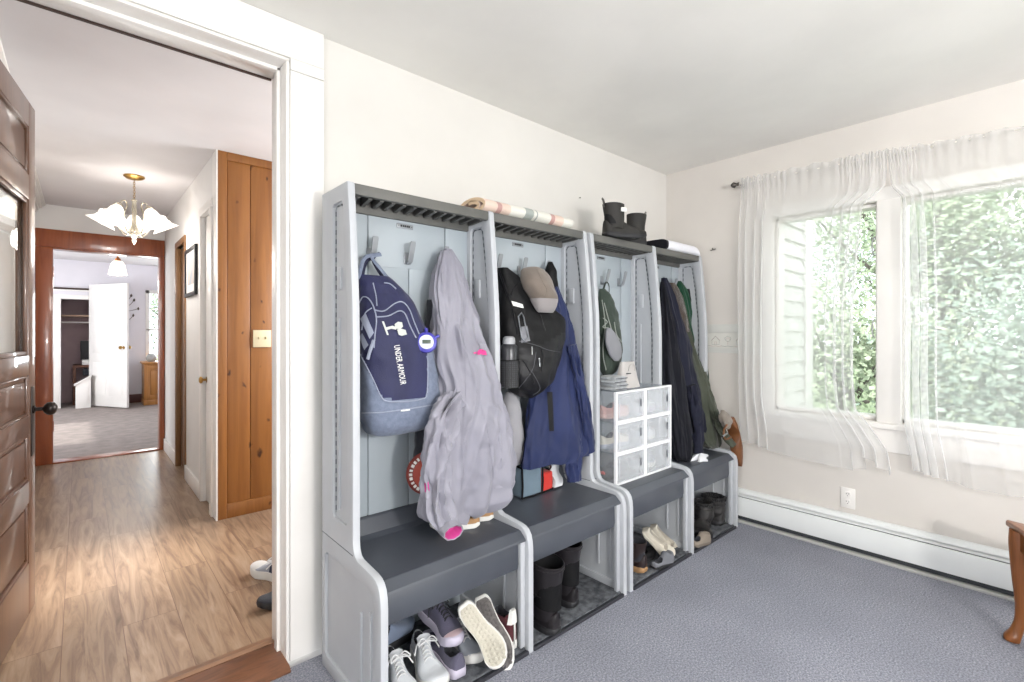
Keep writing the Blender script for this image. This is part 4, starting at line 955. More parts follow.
def coat(rows, m, label, cat='coat', seed=0, folds=((4, .05, .3, .7), (7, .05, 1, .5), (11, .02, 0, 0)), sleeves=(), wr=.008, n=130, k=100, name='coat', parts=()):
    t = thing(name, label, cat, (0, 0, 0)); mb, _ = soft_body(rows, n, k, folds, wr=.004, ws=12, sq=2.2, seed=seed, back=1.757, dr=.026, hem=.012); mb.build('coat_body', m, t, ang=70)
    for i, (path, rad) in enumerate(sleeves): sleeve(path, rad, seed=seed + i + 3, wr=.005, ws=13).build('sleeve', [m, F_black], t, ang=70)
    return t, mb.bvh()
t, bv = coat([(281, 678, 681, 1.715, .012), (288, 676, 686, 1.71, .022), (300, 676, 691, 1.705, .03), (325, 678, 696, 1.70, .034), (350, 680, 704, 1.69, .038), (372, 683, 709, 1.655, .036), (390, 686, 710, 1.65, .032)], F_green, 'bottle green jacket peeking out behind the olive coat', 'jacket', 91)
t, bv = coat([(284, 668, 674, 1.69, .016), (294, 668, 682, 1.685, .028), (310, 670, 687, 1.68, .04), (330, 674, 690, 1.67, .044), (355, 679, 697, 1.64, .05), (380, 684, 706, 1.61, .052), (405, 690, 712, 1.575, .052), (428, 694, 717, 1.545, .052), (442, 700, 719.5, 1.53, .048), (447, 706, 718, 1.53, .036)], F_olive, 'olive green canvas coat with brown trim in the last bay', 'coat', 95)
M_ = MB()
q, _ = soft_body([(283, 669, 675, 1.66, .015), (295, 672, 681, 1.64, .018), (308, 676, 685, 1.625, .018), (322, 680, 688, 1.612, .018), (332, 684, 689, 1.61, .012)], 36, 26, ((4, .1, 0, 1),), wr=.008, ws=25, seed=96); q.build('collar', F_brown, t, ang=70)
q = sleeve([aty(703, 372, 1.57), aty(709, 395, 1.53), aty(716, 418, 1.48), aty(724, 434, 1.43), aty(734, 446, 1.375)], [.03, .036, .038, .038, .032], seed=97, wr=.004, ws=13, flat=.45); q.build('sleeve', [F_olive, F_char], t, ang=70)
t, bv = coat([(278, 661.5, 667, 1.68, .02), (290, 660.5, 673, 1.67, .032), (310, 661, 680, 1.655, .045), (335, 662, 687, 1.635, .055), (360, 664, 692, 1.615, .062), (390, 667, 698, 1.595, .068), (415, 670, 703, 1.58, .07), (432, 674, 706, 1.57, .07), (441, 680, 706.5, 1.57, .064)], F_ink2, 'navy fleece coat between the black coat and the olive coat', 'coat', 101,
             sleeves=[([aty(692, 385, 1.52), aty(696, 410, 1.505), aty(698, 432, 1.495), aty(698, 453, 1.49)], [.04, .046, .046, .042])])
t, bv = coat([(282, 660.5, 664, 1.66, .016), (296, 660, 668, 1.645, .026), (320, 660, 673, 1.625, .036), (345, 660, 677, 1.605, .045), (375, 661, 682, 1.58, .055), (405, 664, 686, 1.555, .06), (430, 667, 689, 1.535, .062), (452, 670, 691, 1.52, .06), (460, 673, 689, 1.52, .05)], F_ink, 'long black coat right beside the clear boxes', 'coat', 111)
tag(soft_body([(289, 685, 689, 1.70, .012), (294, 684, 693, 1.695, .016), (301, 686, 694.5, 1.69, .016), (304, 688, 694, 1.69, .010)], 28, 16, ((3, .05, 0, 0),), seed=121, back=1.757)[0].build('hat', F_black, ang=60), 'black knit piece hanging above the green jacket', 'hat')
# white crumpled paper on the last seat
M_ = MB(); o_ = Vector((2.84, 1.46, SEAT)); rings = []
pl = []
for i in range(22):
    a = 2 * PI * i / 22; r = .05 + .03 * math.sin(3 * a + 1) + .02 * math.sin(7 * a); pl.append((r * 1.5 * math.cos(a), r * .7 * math.sin(a)))
for q, z in ((1, .001), (.98, .004), (.8, .012), (.55, .022), (.3, .03), (.15, .034)): rings.append([o_ + Vector((x * q, y * q, z + (.006 * nz((x * 30, y * 30, q)) if z > .002 else 0))) for x, y in pl])
M_.loft(rings); tag(M_.build('crumpled_tissue', mat('tissue_white', '#e4e5e9', .85)), 'crumpled white tissue on the last seat below the olive coat', 'tissue')
# brown leather bag leaning over the end panel with a grey knit flower
bb = thing('handbag', 'tan brown leather handbag squeezed between the end panel and the wall', 'handbag', (0, 0, 0))
rows = [(417, 728, 734, 1.395, .02), (424, 727, 737.5, 1.392, .032), (434, 728, 740.5, 1.388, .04), (446, 730, 742.5, 1.385, .042), (458, 733, 743, 1.385, .04), (466, 737, 742, 1.385, .025)]
mb, _ = soft_body(rows, 44, 30, ((2, .02, 0, 0),), wr=.003, seed=131); hb = mb.bvh(); mb.build('bag_body', mat('tan_leather', '#6f4423', .5, '#60381b', ns=9, bump=.2, bs=120), bb, ang=60)
M_ = MB(); M_.tube(spline([aty(730, 420, 1.39), aty(724, 430, 1.37), aty(725, 439, 1.365), aty(731, 437, 1.36)], 14), .006, 6); M_.build('bag_strap', mat('strap_brown', '#6f4524', .5), bb)
M_ = MB(); M_.tube([aty(722.5, 436.5, 1.36), aty(727.5, 433, 1.36)], .006, 8); M_.build('buckle', M_chrome, bb)
kn_ = soft_body([(410, 721, 724, 1.41, .012), (415, 719, 729, 1.40, .02), (421, 720, 732, 1.395, .024), (426, 723, 731, 1.395, .018), (429, 726, 729, 1.395, .008)], 32, 18, ((5, .12, .3, 1),), wr=.007, ws=30, seed=141)[0]
tag(kn_.build('knit_scarf', fabric('taupe_knit', '#8c8379', '#6f675f', bump=.6), ang=70), 'small crumpled taupe scarf on top of the brown handbag', 'scarf')

# ================================================================== SHOES
def orient(loc, toe, up):
    """rotation that sends +y to toe and +z near up"""
    y = Vector(toe).normalized(); z = Vector(up); z = (z - y * z.dot(y)).normalized(); x = y.cross(z)
    return Matrix((x, y, z)).transposed().to_euler()
WPROF = [(0, .40), (.03, .58), (.10, .72), (.25, .74), (.40, .72), (.55, .82), (.70, .98), (.80, 1.0), (.90, .86), (.96, .62), (.99, .36), (1, .2)]
def shoe(name, label, L=.27, W=.098, sole=None, upper=None, lining=None, lace=None, toe_cap=None, sole_h=.026, heel=.075, collar=(.05, .40), tongue=.092, group=None, side=1, style='sneaker', tread=None, accent=None, cat='shoe'):
    t = thing(name, label, cat, group=group)
    cx = lambda q: side * .012 * math.sin(PI * smoothstep(.2, 1, q)) * W / .098
    # sole
    n = 40; out = []
    for i in range(n + 1):
        q = i / n; out.append((cx(q) + W / 2 * interp(WPROF, q), L * q))
    for i in range(n, -1, -1):
        q = i / n; out.append((cx(q) - W / 2 * interp(WPROF, q), L * q))
    spring = lambda y: .018 * smoothstep(.72, 1.0, y / L) ** 1.5 + .004 * (1 - smoothstep(0, .12, y / L))
    rings = [[Vector((x * f, y + (L * .5 - y) * (1 - f), z + spring(y))) for x, y in out] for z, f in ((0, .95), (.003, .985), (sole_h * .55, 1.0), (sole_h, .985), (sole_h + .004, .95))]
    MB().loft(rings).build('sole', sole, t, ang=50)
    if tread:
        M_ = MB(); M_.loft([[Vector((cx(L * .5) * 0 + x * f, y + (L * .5 - y) * (1 - f), z + spring(y))) for x, y in out] for z, f in ((.001, .90), (-.0018, .895), (-.0022, .87))])
        for i in range(int(L / .017) - 2):
            y = .022 + i * .017; w = W / 2 * interp(WPROF, y / L) * .74
            for k in range(4):
                x = cx(y / L) + (-.75 + .5 * k) * w; h = .0012
                M_.lathe([(0, -.0022 - h), (.0045, -.0022 - h), (.0058, -.002)], 6, (x, y + .006 * (k % 2), spring(y)), cap1=False)
        M_.build('tread', tread, t)
    # upper
    HT = {'sneaker': [(0, heel * .96), (.05, heel), (.15, heel * .93), (.30, heel * .86), (.40, tongue), (.50, tongue * .86), (.62, .066), (.75, .052), (.88, .043), (.96, .034), (1, .024)],
          'flat': [(0, heel), (.1, heel * .95), (.25, heel * .75), (.5, .045), (.66, .044), (.76, .046), (.88, .042), (.96, .034), (1, .022)],
          'hightop': [(0, heel), (.08, heel * 1.02), (.25, heel), (.36, heel * 1.04), (.44, heel * .8), (.55, .075), (.7, .056), (.88, .045), (.96, .036), (1, .024)],
          'slip': [(0, heel), (.1, heel), (.3, heel * .9), (.42, tongue), (.55, .072), (.75, .056), (.9, .045), (.97, .034), (1, .024)]}[style]
    k, m = 44, 30; rings = []; c0, c1 = collar
    def hole(q, a): return c0 < q < c1 and abs(math.cos(a)) < .70 * math.sqrt(max(0, 1 - ((q - (c0 + c1) / 2) / ((c1 - c0) / 2 + .001)) ** 4))
    HM = {}
    for i in range(k + 1):
        q = .004 + .992 * i / k; hw = W / 2 * interp(WPROF, q) * .96; h = interp(HT, q); r = []
        for j in range(m + 1):
            a = PI * j / m; zz = sole_h * .9 + (h - sole_h * .9) * math.sin(a) ** .62; lean = 1 - .22 * (zz / max(h, .01)) * smoothstep(.45, .1, abs(q - .2) - .1)
            x = cx(q) - hw * math.copysign(abs(math.cos(a)) ** .8, math.cos(a)) * lean
            if hole(q, a): zz = sole_h + .008; HM[(i, j)] = 1
            r.append(Vector((x, L * (.006 + .988 * q), zz + spring(L * q))))
        rings.append(r)
    mf = lambda i, j: (1 if any((a, b) in HM for a in (i, i + 1) for b in (j, j + 1)) else (2 if toe_cap and i > k * .82 else (3 if accent and (.10 < i / k < .5 and (j < 7 or j > m - 8)) else 0)))
    MB().loft(rings, 0, True, True, closed=False, mif=mf).build('upper', [upper, lining or F_char, toe_cap or upper, accent or upper], t, ang=50)
    if lace:
        M_ = MB()
        for i in range(5):
            q = c1 + .02 + i * .05; h = interp(HT, q) + spring(L * q); w = W / 2 * interp(WPROF, q) * .48
            for s in (1, -1):
                P = [(cx(q) - s * w, L * q, h * .86), (cx(q) - s * w * .4, L * (q + .012), h + .003), (cx(q) + s * w * .4, L * (q + .025), h + .004), (cx(q) + s * w, L * (q + .035), h * .84)]
                M_.tube(spline(P, 10), .0028, 6, flat=.7)
        q = c1 + .01; h = interp(HT, q)
        for s in (1, -1):
            M_.tube(spline([(0, L * q, h + .002), (s * .02, L * (q + .03), h + .018), (s * .036, L * (q + .08), h + .004), (s * .018, L * (q + .05), h + .004), (0, L * (q + .01), h + .002)], 18), .0026, 6)
            M_.tube(spline([(0, L * q, h + .002), (s * .03, L * (q - .02), h - .004), (s * .048, L * (q + .06), h - .03)], 12), .0026, 6)
        M_.build('laces', lace, t)
        # tongue
        M_ = MB(); rg = []
        for i in range(8):
            f = i / 7; q = lerp(c1 + .1, c1 - .06, f); z = interp(HT, c1 + .02) * lerp(.72, 1.16, f); w = W * lerp(.2, .27, f)
            rg.append([Vector((cx(q) - w, L * q, z - .004)), Vector((cx(q) - w * .5, L * q - .002, z + .004)), Vector((cx(q) + w * .5, L * q - .002, z + .004)), Vector((cx(q) + w, L * q, z - .004)), Vector((cx(q) + w * .5, L * q + .006, z - .002)), Vector((cx(q) - w * .5, L * q + .006, z - .002))])
        M_.loft(rg).build('tongue', accent or upper, t)
    return t
def boot(name, label, L=.28, W=.10, Ht=.19, mt=None, sole=None, lining=None, rtop=(.052, .062), rank=(.042, .055), group=None, lean=0, sole_h=.024, tabs=False, tag_m=None, bands=None, top_cut=0, rough_=.001, fleece=None):
    t = shoe(name, label, L, W, sole, mt, lining or F_char, None, sole_h=sole_h, heel=.085, collar=(2, 3), tongue=.092, group=group, style='slip', cat='boot')
    yc = L * .22; rings = []; k = 26; n = 36
    for i in range(k):
        f = i / (k - 1); z = lerp(.05, Ht, f); rx, ry = interp([(0, (W * .40, L * .20)), (.25, (rank[0], rank[1])), (.55, (lerp(rank[0], rtop[0], .4), lerp(rank[1], rtop[1], .4))), (1, rtop)], f)
        rings.append([Vector((rx * math.cos(a) + rough_ * nz((math.cos(a) * 2.5, math.sin(a) * 2.5, z * 22), 1), yc + .012 * (1 - f) - lean * f + ry * math.sin(a), z + (top_cut * math.sin(a) * f ** 6))) for a in (2 * PI * j / n for j in range(n))])
    no = len(rings); c = Vector((0, yc - lean, 0))
    for f, dz in ((.93, .002), (.88, -.004), (.84, -.05), (.8, -Ht * .62)):
        rings.append([Vector((p.x * f, c.y + (p.y - c.y) * f, p.z + dz)) for p in rings[no - 1]])
    MB().loft(rings, 0, True, True, mif=lambda i, j: 1 if i >= no else 0).build('shaft', [mt, lining or F_char], t, ang=60)
    if fleece:
        M_ = MB(); P = rings[no - 1]; q = []
        for i in range(72):
            a = P[i % 36] if i % 2 == 0 and False else P[i // 2].lerp(P[(i // 2 + 1) % 36], .5 * (i % 2)); q.append(c + (a - c) * (.93 + .03 * math.sin(i * 2.3)) + Vector((0, 0, .004 * math.sin(i * 1.7))))
        M_.tube(q, [.010 + .004 * math.sin(i * 2.9) for i in range(72)], 8, closed=True); M_.build('fleece_collar', fleece, t)
    if tabs: M_ = MB(); M_.tube(spline([(0, yc - rtop[1] + .002, Ht - .02), (0, yc - rtop[1] - .004, Ht + .012), (0, yc - rtop[1] - .012, Ht + .026), (0, yc - rtop[1] - .002, Ht + .016), (0, yc - rtop[1] + .006, Ht - .01)], 14), .006, 8, flat=.4, up=(1, 0, 0)); M_.build('pull_tab', tabs, t)
    if tag_m: MB().box(rtop[0] - .006, rtop[0] + .002, yc + .012, yc + .05, Ht - .045, Ht - .022, b=.002).build('brand_tag', tag_m, t)
    if bands:
        M_ = MB()
        for z in bands:
            f = (z - .05) / (Ht - .05); i = max(0, min(no - 1, int(f * (k - 1)))); M_.tube([c + (p - c) * 1.01 for p in rings[i]], .003, 6, closed=True)
        M_.build('band', mt, t)
    return t
def put(o, loc, toe, up=(0, 0, 1)):
    o.location = loc; o.rotation_euler = orient(loc, toe, up); return o
R_white = mat('rubber_white', '#d9d8d4', .6); R_black = mat('rubber_black', '#1f1f22', .6, bump=.1, bs=90); S_white = fabric('white_mesh_upper', '#d2d5d8', '#c3c7cc'); S_lace = fabric('white_laces', '#e4e5e6')
S_violet = fabric('violet_grey_knit', '#5d5a6c', '#4e4c5e'); S_lilac = mat('lilac_foam', '#b9b3c4', .6); S_bluegrey = fabric('blue_grey_felt', '#8b97ad', '#7d899f'); S_lgrey = fabric('light_grey_knit', '#a4a8b0', '#959aa4')
S_maroon = fabric('maroon_canvas', '#55262c', '#471f25', rough=.6); S_tan = mat('tan_suede', '#a3805a', .85, '#94724f'); S_cream = mat('cream_leather', '#d3cdbf', .5, '#c8c1b2'); S_brown = mat('dark_brown_leather', '#2f2423', .35, '#241b1b')
S_boot = mat('muddy_black_leather', '#1b1a1b', .6, '#2e2c2b', ns=22, bump=.3, bs=60); S_rub = mat('dark_rubber_boot', '#1c191c', .42, '#1e1b1e', ns=3); S_hunter = mat('matte_black_rubber', '#1f1d1b', .7, '#262421', ns=8)
S_fluff = fabric('black_fleece_lining', '#161618', bump=1.0, bs=120); S_navys = fabric('navy_mesh', '#3f455c', '#343a50'); S_greyg = mat('dark_tread', '#5b5757', .8, '#6b6765', ns=60); S_pinkx = mat('pale_pink_foam', '#c2aab0', .6)
zf = .0215
put(shoe('sneaker', 'white laced sneaker tight against the outer side panel', .26, .094, R_white, S_white, F_char, S_lace), (.845, 1.640, zf), (-.12, -1, 0))
put(shoe('sneaker', 'white laced sneaker with big untied bow beside the violet shoes', .27, .098, R_white, S_white, F_char, S_lace), (.975, 1.655, zf), (-.22, -1, 0))
put(shoe('slipper', 'blue grey felt slipper behind the white sneakers', .25, .092, R_black, S_bluegrey, F_char, None, style='slip', heel=.07), (.80, 1.705, zf), (.9, .35, 0))
put(shoe('sneaker', 'violet grey sneaker with lilac sole at the bottom of the shoe pile', .26, .096, S_lilac, S_violet, F_char, None, sole_h=.032, heel=.085), (1.005, 1.402, zf), (.06, 1, 0))
put(shoe('sneaker', 'violet grey sneaker with pale pink toe on top of the shoe pile', .26, .096, S_lilac, S_violet, F_char, F_char, sole_h=.030, toe_cap=S_pinkx, side=-1), (1.02, 1.69, .145), (-.02, -1, -.16))
put(shoe('sneaker', 'light grey sneaker with white sole under the upturned shoes', .245, .08, R_white, S_lgrey, F_char, S_lace, sole_h=.03), (1.125, 1.645, zf), (-.13, -1, 0))
put(shoe('sneaker', 'upturned shoe showing its cream patterned rubber sole', .255, .094, R_white, S_lgrey, F_char, None, tread=mat('cream_tread', '#bdb8aa', .7)), aty(463, 604, 1.43), aty(491, 649, 1.34) - aty(463, 604, 1.43), ray(470, 600))
put(shoe('sneaker', 'upturned shoe showing its dark grey textured sole', .275, .094, R_white, S_lgrey, F_char, None, tread=S_greyg, sole_h=.02), aty(480, 595, 1.50), atz(503, 661, .035) - aty(480, 595, 1.50), ray(478, 600))
put(shoe('sneaker', 'maroon canvas high top with white heel beside the divider', .25, .088, R_white, S_maroon, F_char, None, style='hightop', heel=.15, toe_cap=R_white, sole_h=.034, accent=None), (1.246, 1.39, zf), (-.06, 1, 0))
hp = [o for o in bpy.data.objects if o.get('label', '').startswith('maroon')][0]
M_ = MB(); rg = []
for i in range(6):
    f = i / 5; z = lerp(.108, .160, f); w = lerp(.026, .013, f)
    rg.append([Vector((x, y - .001 * f, z)) for x, y in ((-w, .012), (-w * .6, -.0015), (0, -.004), (w * .6, -.0015), (w, .012), (0, .014))])
M_.loft(rg).build('heel_patch', R_white, hp); MB().box(-.003, .003, -.006, -.001, .03, .112, b=.001).build('heel_strip', R_white, hp)
# tall boots
put(boot('boot', 'tall dark rubber boot standing nearest the divider', .27, .098, .285, S_rub, R_black, F_black, (.066, .078), (.047, .057), bands=(.12, .16, .272), top_cut=.008), (1.448, 1.345, zf), (-.1, 1, 0))
put(boot('boot', 'tall dark rubber boot standing behind its partner', .27, .098, .285, S_rub, R_black, F_black, (.066, .078), (.047, .057), bands=(.12, .16, .272), top_cut=.008), (1.655, 1.425, zf), (-.14, 1, 0))
# tan shoes on the first seat
for lab, loc, toe in (('tan suede shoe with white sole under the lavender jacket, nearer the seat edge', (1.205, 1.555, SEAT + .001), (-.66, .28, 0)), ('tan suede shoe with white sole under the lavender jacket, nearer the divider', (1.295, 1.575, SEAT + .001), (-.6, .33, 0))):
    put(shoe('suede_shoe', lab, .2, .082, R_white, S_tan, S_tan, None, style='slip', heel=.05, tongue=.055, sole_h=.014, collar=(.06, .38), group='tan suede shoes'), loc, toe)
# third bay
put(shoe('ballet_flat', 'cream leather flat in front of its partner', .235, .078, S_cream, S_cream, mat('flat_lining', '#b9b2a6', .6), None, style='flat', heel=.05, sole_h=.012, collar=(.04, .70)), aty(641, 531, 1.50), aty(667, 554, 1.43) - aty(641, 531, 1.50), (-.5, -.3, 1))
put(shoe('ballet_flat', 'cream leather flat lying behind its partner', .235, .078, S_cream, S_cream, mat('flat_lining', '#b9b2a6', .6), None, style='flat', heel=.05, sole_h=.012, collar=(.04, .70)), aty(649, 527, 1.56), aty(671, 548, 1.49) - aty(649, 527, 1.56), (-.5, -.3, 1))
put(shoe('ballet_flat', 'black flat under the cream flats', .235, .078, R_black, F_black, F_black, None, style='flat', heel=.05, sole_h=.012, collar=(.04, .70)), (2.14, 1.53, zf), (.95, -.2, 0))
put(boot('ankle_boot', 'dark brown leather ankle boot beside the cream flats', .25, .085, .15, S_brown, S_tan, F_char, (.042, .055), (.038, .05)), (2.155, 1.395, zf), (-.06, 1, 0))
put(shoe('clog', 'grey felt clog lying in front of the black flat', .17, .07, R_black, mat('dusty_felt', '#6e7076', .9), F_char, None, style='slip', heel=.035, tongue=.045, sole_h=.01), (2.215, 1.392, zf), (.97, -.02, 0))
# fourth bay
put(boot('work_boot', 'muddy black work boot near the middle divider', .29, .128, .165, S_boot, R_black, S_fluff, (.060, .07), (.062, .075), bands=(.13,), rough_=.009, fleece=S_fluff), (2.995, 1.515, zf), (-.89, -.45, 0))
put(boot('work_boot', 'muddy black work boot near the end panel', .29, .12, .175, S_boot, R_black, S_fluff, (.060, .07), (.062, .075), bands=(.13,), rough_=.009, fleece=S_fluff), (3.055, 1.41, zf), (-.02, 1, 0))
put(shoe('slipper', 'beige slipper lying in front of the work boots', .17, .075, mat('grimy_sole', '#6f675e', .8), mat('grimy_felt', '#857b70', .9), F_char, None, style='slip', heel=.04, tongue=.05, sole_h=.012), (2.565 + .04, 1.385, zf), (.98, -.03, 0))
# hallway shoes
put(shoe('sneaker', 'pale grey and navy running shoe on the hallway floor', .28, .1, R_white, S_lgrey, S_navys, S_lace, accent=S_navys, sole_h=.036, heel=.09, tongue=.10), (.79, 2.52, .001), (-.28, .6, 0))
put(shoe('sneaker', 'dark grey shoe half hidden behind the doorway jamb', .27, .098, R_black, F_char, F_black, None), (.86, 2.37, .001), (-.92, .05, 0))

# ================================================================== BOXES AND THINGS ON THE THIRD SEAT
m, nt, b = nodes('frosted_plastic'); out = nt.nodes['Material Output']
b.inputs['Base Color'].default_value = (.86, .88, .9, 1); b.inputs['Roughness'].default_value = .25
tr = N(nt, 'ShaderNodeBsdfTransparent'); tr.inputs[0].default_value = (.95, .96, .97, 1); mx = N(nt, 'ShaderNodeMixShader'); mx.inputs[0].default_value = .12
nt.links.new(tr.outputs[0], mx.inputs[1]); nt.links.new(b.outputs[0], mx.inputs[2]); nt.links.new(mx.outputs[0], out.inputs[0]); M_frost = m
m, nt, b = nodes('frosted_door'); out = nt.nodes['Material Output']
b.inputs['Base Color'].default_value = (.82, .85, .88, 1); b.inputs['Roughness'].default_value = .2
tr = N(nt, 'ShaderNodeBsdfTransparent'); mx = N(nt, 'ShaderNodeMixShader'); mx.inputs[0].default_value = .30
nt.links.new(tr.outputs[0], mx.inputs[1]); nt.links.new(b.outputs[0], mx.inputs[2]); nt.links.new(mx.outputs[0], out.inputs[0]); M_fdoor = m
M_bw = mat('box_frame_white', '#f0f1f4', .4)
bx0, by0, bw, bd, bh = 2.022, 1.48, .262, .215, .158
BOXLAB = [['clear shoe box holding a dark shoe with red lettering, bottom row beside the blue jacket', 'clear drop front shoe box, bottom row next to the black coat'],
          ['clear drop front shoe box holding a cream shoe, middle row next to the blue jacket', 'clear drop front shoe box, middle row next to the black coat'],
          ['clear drop front shoe box holding pink shoes, top row next to the blue jacket', 'clear drop front shoe box, top row next to the black coat']]
CONT = [[(F_char, R_black, 'charcoal shoe with red lettering inside the bottom clear box'), (S_lgrey, R_white, 'grey shoe inside the bottom clear box beside the black coat')],
        [(S_cream, S_lgrey, 'cream and grey shoe inside the middle clear box'), (S_white, R_white, 'white shoe inside the middle clear box beside the black coat')],
        [(mat('dusty_pink', '#b98d86', .7), mat('pink_sole', '#c9a49a', .7), 'dusty pink shoe inside the top clear box'), (S_white, S_lilac, 'pale shoe inside the top clear box beside the black coat')]]
for r in range(3):
    for c in range(2):
        t = thing('shoe_box', BOXLAB[r][c], 'shoe box', (bx0 + c * (bw + .001), by0, SEAT + .001 + r * (bh + .0005)), group='clear shoe boxes on the third seat')
        f = .009; M_ = MB(); M_.plate([(0, 0), (bw, 0), (bw, bh), (0, bh)], [[(f, f), (bw - f, f), (bw - f, bh - f), (f, bh - f)]], 1, 0, .018, b=.002); M_.build('front_frame', M_bw, t)
        M_ = MB(); e = .002
        for q in ((e, e + .0015, .018, bd, e, bh - e), (bw - e - .0015, bw - e, .018, bd, e, bh - e), (e + .0016, bw - e - .0016, bd - .0015, bd, e, bh - e), (e + .0016, bw - e - .0016, .018, bd - .002, e, e + .0015), (e + .0016, bw - e - .0016, .018, bd - .002, bh - e - .0015, bh - e)): M_.box(*q)
        M_.build('box_shell', M_frost, t)
        M_ = MB(); M_.box(f + .001, bw - f - .001, .006, .0085, f + .001, bh - f - .001); d = M_.build('drop_door', M_fdoor, t)
        M_ = MB(); g = .026; M_.plate([(g, g), (bw - g - .02, g), (bw - g - .02, bh - g), (g, bh - g)], [[(g + .006, g + .006), (bw - g - .026, g + .006), (bw - g - .026, bh - g - .006), (g + .006, bh - g - .006)]], 1, .002, .006, b=.001); M_.build('door_rim', M_fdoor, d)
        MB().box(bw - .048, bw - .040, -.001, .007, bh * .42, bh * .68, b=.002).build('door_latch', mat('latch_dark', '#3d414b', .5), d)
        up, so, lab = CONT[r][c]
        s = shoe('stored_shoe', lab, .235, .088, so, up, F_char, None, style='slip', heel=.07, tongue=.08, sole_h=.022, group='shoes inside the clear boxes')
        put(s, (t.location.x + .012, by0 + .115, t.location.z + .006), (1, .02, 0))
        if r == 0 and c == 0:
            M_ = MB()
            for k in range(7): M_.box(-.032 + k * .0095, -.0255 + k * .0095, -.006, .004, .034, .045 + .004 * (k % 2))
            M_.build('lettering', mat('red_print', '#d0453c', .5), s)
zb = SEAT + .001 + 3 * (bh + .0005)
tt = thing('tote_bag', 'small pale grey tote standing on top of the clear boxes', 'bag', (2.262, 1.585, zb))
M_ = MB(); rg = []
for i in range(12):
    f = i / 11; w, d, z = lerp(.085, .058, f), lerp(.045, .014, f), .14 * f
    rg.append([Vector((w * math.copysign(abs(math.cos(a)) ** .6, math.cos(a)) + .004 * nz((a, f * 3, 2)), d * math.copysign(abs(math.sin(a)) ** .6, math.sin(a)), z)) for a in (2 * PI * k / 40 for k in range(40))])
M_.loft(rg); M_.build('bag_body', mat('bone_leather', '#bab6b3', .6, '#b0aca9'), tt, ang=60)
M_ = MB(); M_.tube(spline([(-.03, -.03, .09), (-.028, -.034, .115), (0, -.03, .128), (.028, -.03, .118), (.03, -.03, .09)], 18), .0025, 6); M_.build('bag_handle', mat('bone_leather', '#bab6b3'), tt)
MB().box(-.05, -.015, -.037, -.030, .076, .081).build('label_tag', F_char, tt)
for i, l in enumerate(('bottom', 'second', 'third', 'topmost')):
    M_ = MB(); z = zb + .0005 + i * .0185; a = .01 * math.sin(i * 2.1)
    M_.box(2.045 + a, 2.145 + a, 1.50, 1.62, z, z + .018, b=.008, seg=3); M_.box(2.047 + a, 2.143 + a, 1.497, 1.60, z + .007, z + .0105, 1, b=.001)
    tag(M_.build('folded_cloth', [fabric('silver_grey_cloth', '#8f9396', '#a9acaf', ns=40), F_char]), '%s of the folded silver grey cloths on the clear boxes' % l, 'folded cloth', 'folded grey cloths on the clear boxes')

# ================================================================== ON TOP OF THE LOCKERS
ZT = 1.7670
# striped blanket folded into a long flat roll
M_ = MB(); prof = []
K = 60; th = .016
def spir(u):
    a = u * 2 * PI * 1.55; r = lerp(1.0, .42, u); return Vector((0, 1.722 + .105 * r * math.cos(a + PI * .5), ZT + .036 + .034 * r * math.sin(a + PI * .5 + PI)))
outl = [];
rows_ = []
for i in range(K):
    u = i / (K - 1); p = spir(u); q = spir(min(u + .01, 1)); p0 = spir(max(u - .01, 0)); d = (q - p0).normalized(); nn = Vector((0, -d.z, d.y)); rows_.append((p + nn * th * .5, p - nn * th * .5))
sec = [a for a, b in rows_] + [b for a, b in rows_][::-1]
xs = [1.285 + (1.855 - 1.285) * i / 64 for i in range(65)]
def band(x):
    f = (x - 1.285) / .57
    for e, mi in ((.13, 0), (.17, 1), (.27, 0), (.42, 2), (.52, 3), (.545, 2), (.57, 3), (.72, 2), (.76, 1), (.88, 0), (1.1, 2)):
        if f < e: return mi
    return 2
rg = [[Vector((x, p.y + .004 * nz((x * 6, p.y * 9, 0)), p.z + .003 * nz((x * 9, p.y * 12, 3)))) for p in sec] for x in xs]
for r in rg:
    for p in r: p.z = max(p.z, ZT + .0005)
M_.loft(rg, 0, False, False, mif=lambda i, j: band((xs[i] + xs[i + 1]) / 2))
# end faces of the roll
o = len(M_.v)
for r in (rg[0], rg[-1]):
    o = len(M_.v); M_.v += [tuple(p) for p in r]; n = len(r)
    for i in range(n // 2 - 1): M_.f.append((o + i, o + i + 1, o + n - 2 - i, o + n - 1 - i)); M_.m.append(4)
tag(M_.build('blanket', [fabric('blush_wool', '#d9c2b4', bump=.5), fabric('rose_wool', '#b28c86', bump=.5), fabric('cream_wool', '#d8d6cd', bump=.5), fabric('sage_grey_wool', '#9aa09b', bump=.5), fabric('tan_wool', '#d3b899', bump=.5)], ang=70), 'rolled striped blanket in pink, cream and grey on top of the lockers', 'blanket')
put(boot('rubber_boot', 'black rubber ankle boot with white tag, pointing along the locker top', .285, .105, .18, S_hunter, R_black, F_black, (.052, .064), (.045, .055), tabs=mat('grey_web', '#4a4845', .8), tag_m=mat('white_tag', '#e6e6e2', .5), sole_h=.02), (2.118, 1.632, ZT), (.95, -.25, 0))
put(boot('rubber_boot', 'black rubber ankle boot with grey pull tab, standing behind its partner', .285, .105, .18, S_hunter, R_black, F_black, (.052, .064), (.045, .055), tabs=mat('light_web', '#7b7872', .8), sole_h=.02), (2.535, 1.652, ZT), (-.97, .22, 0))
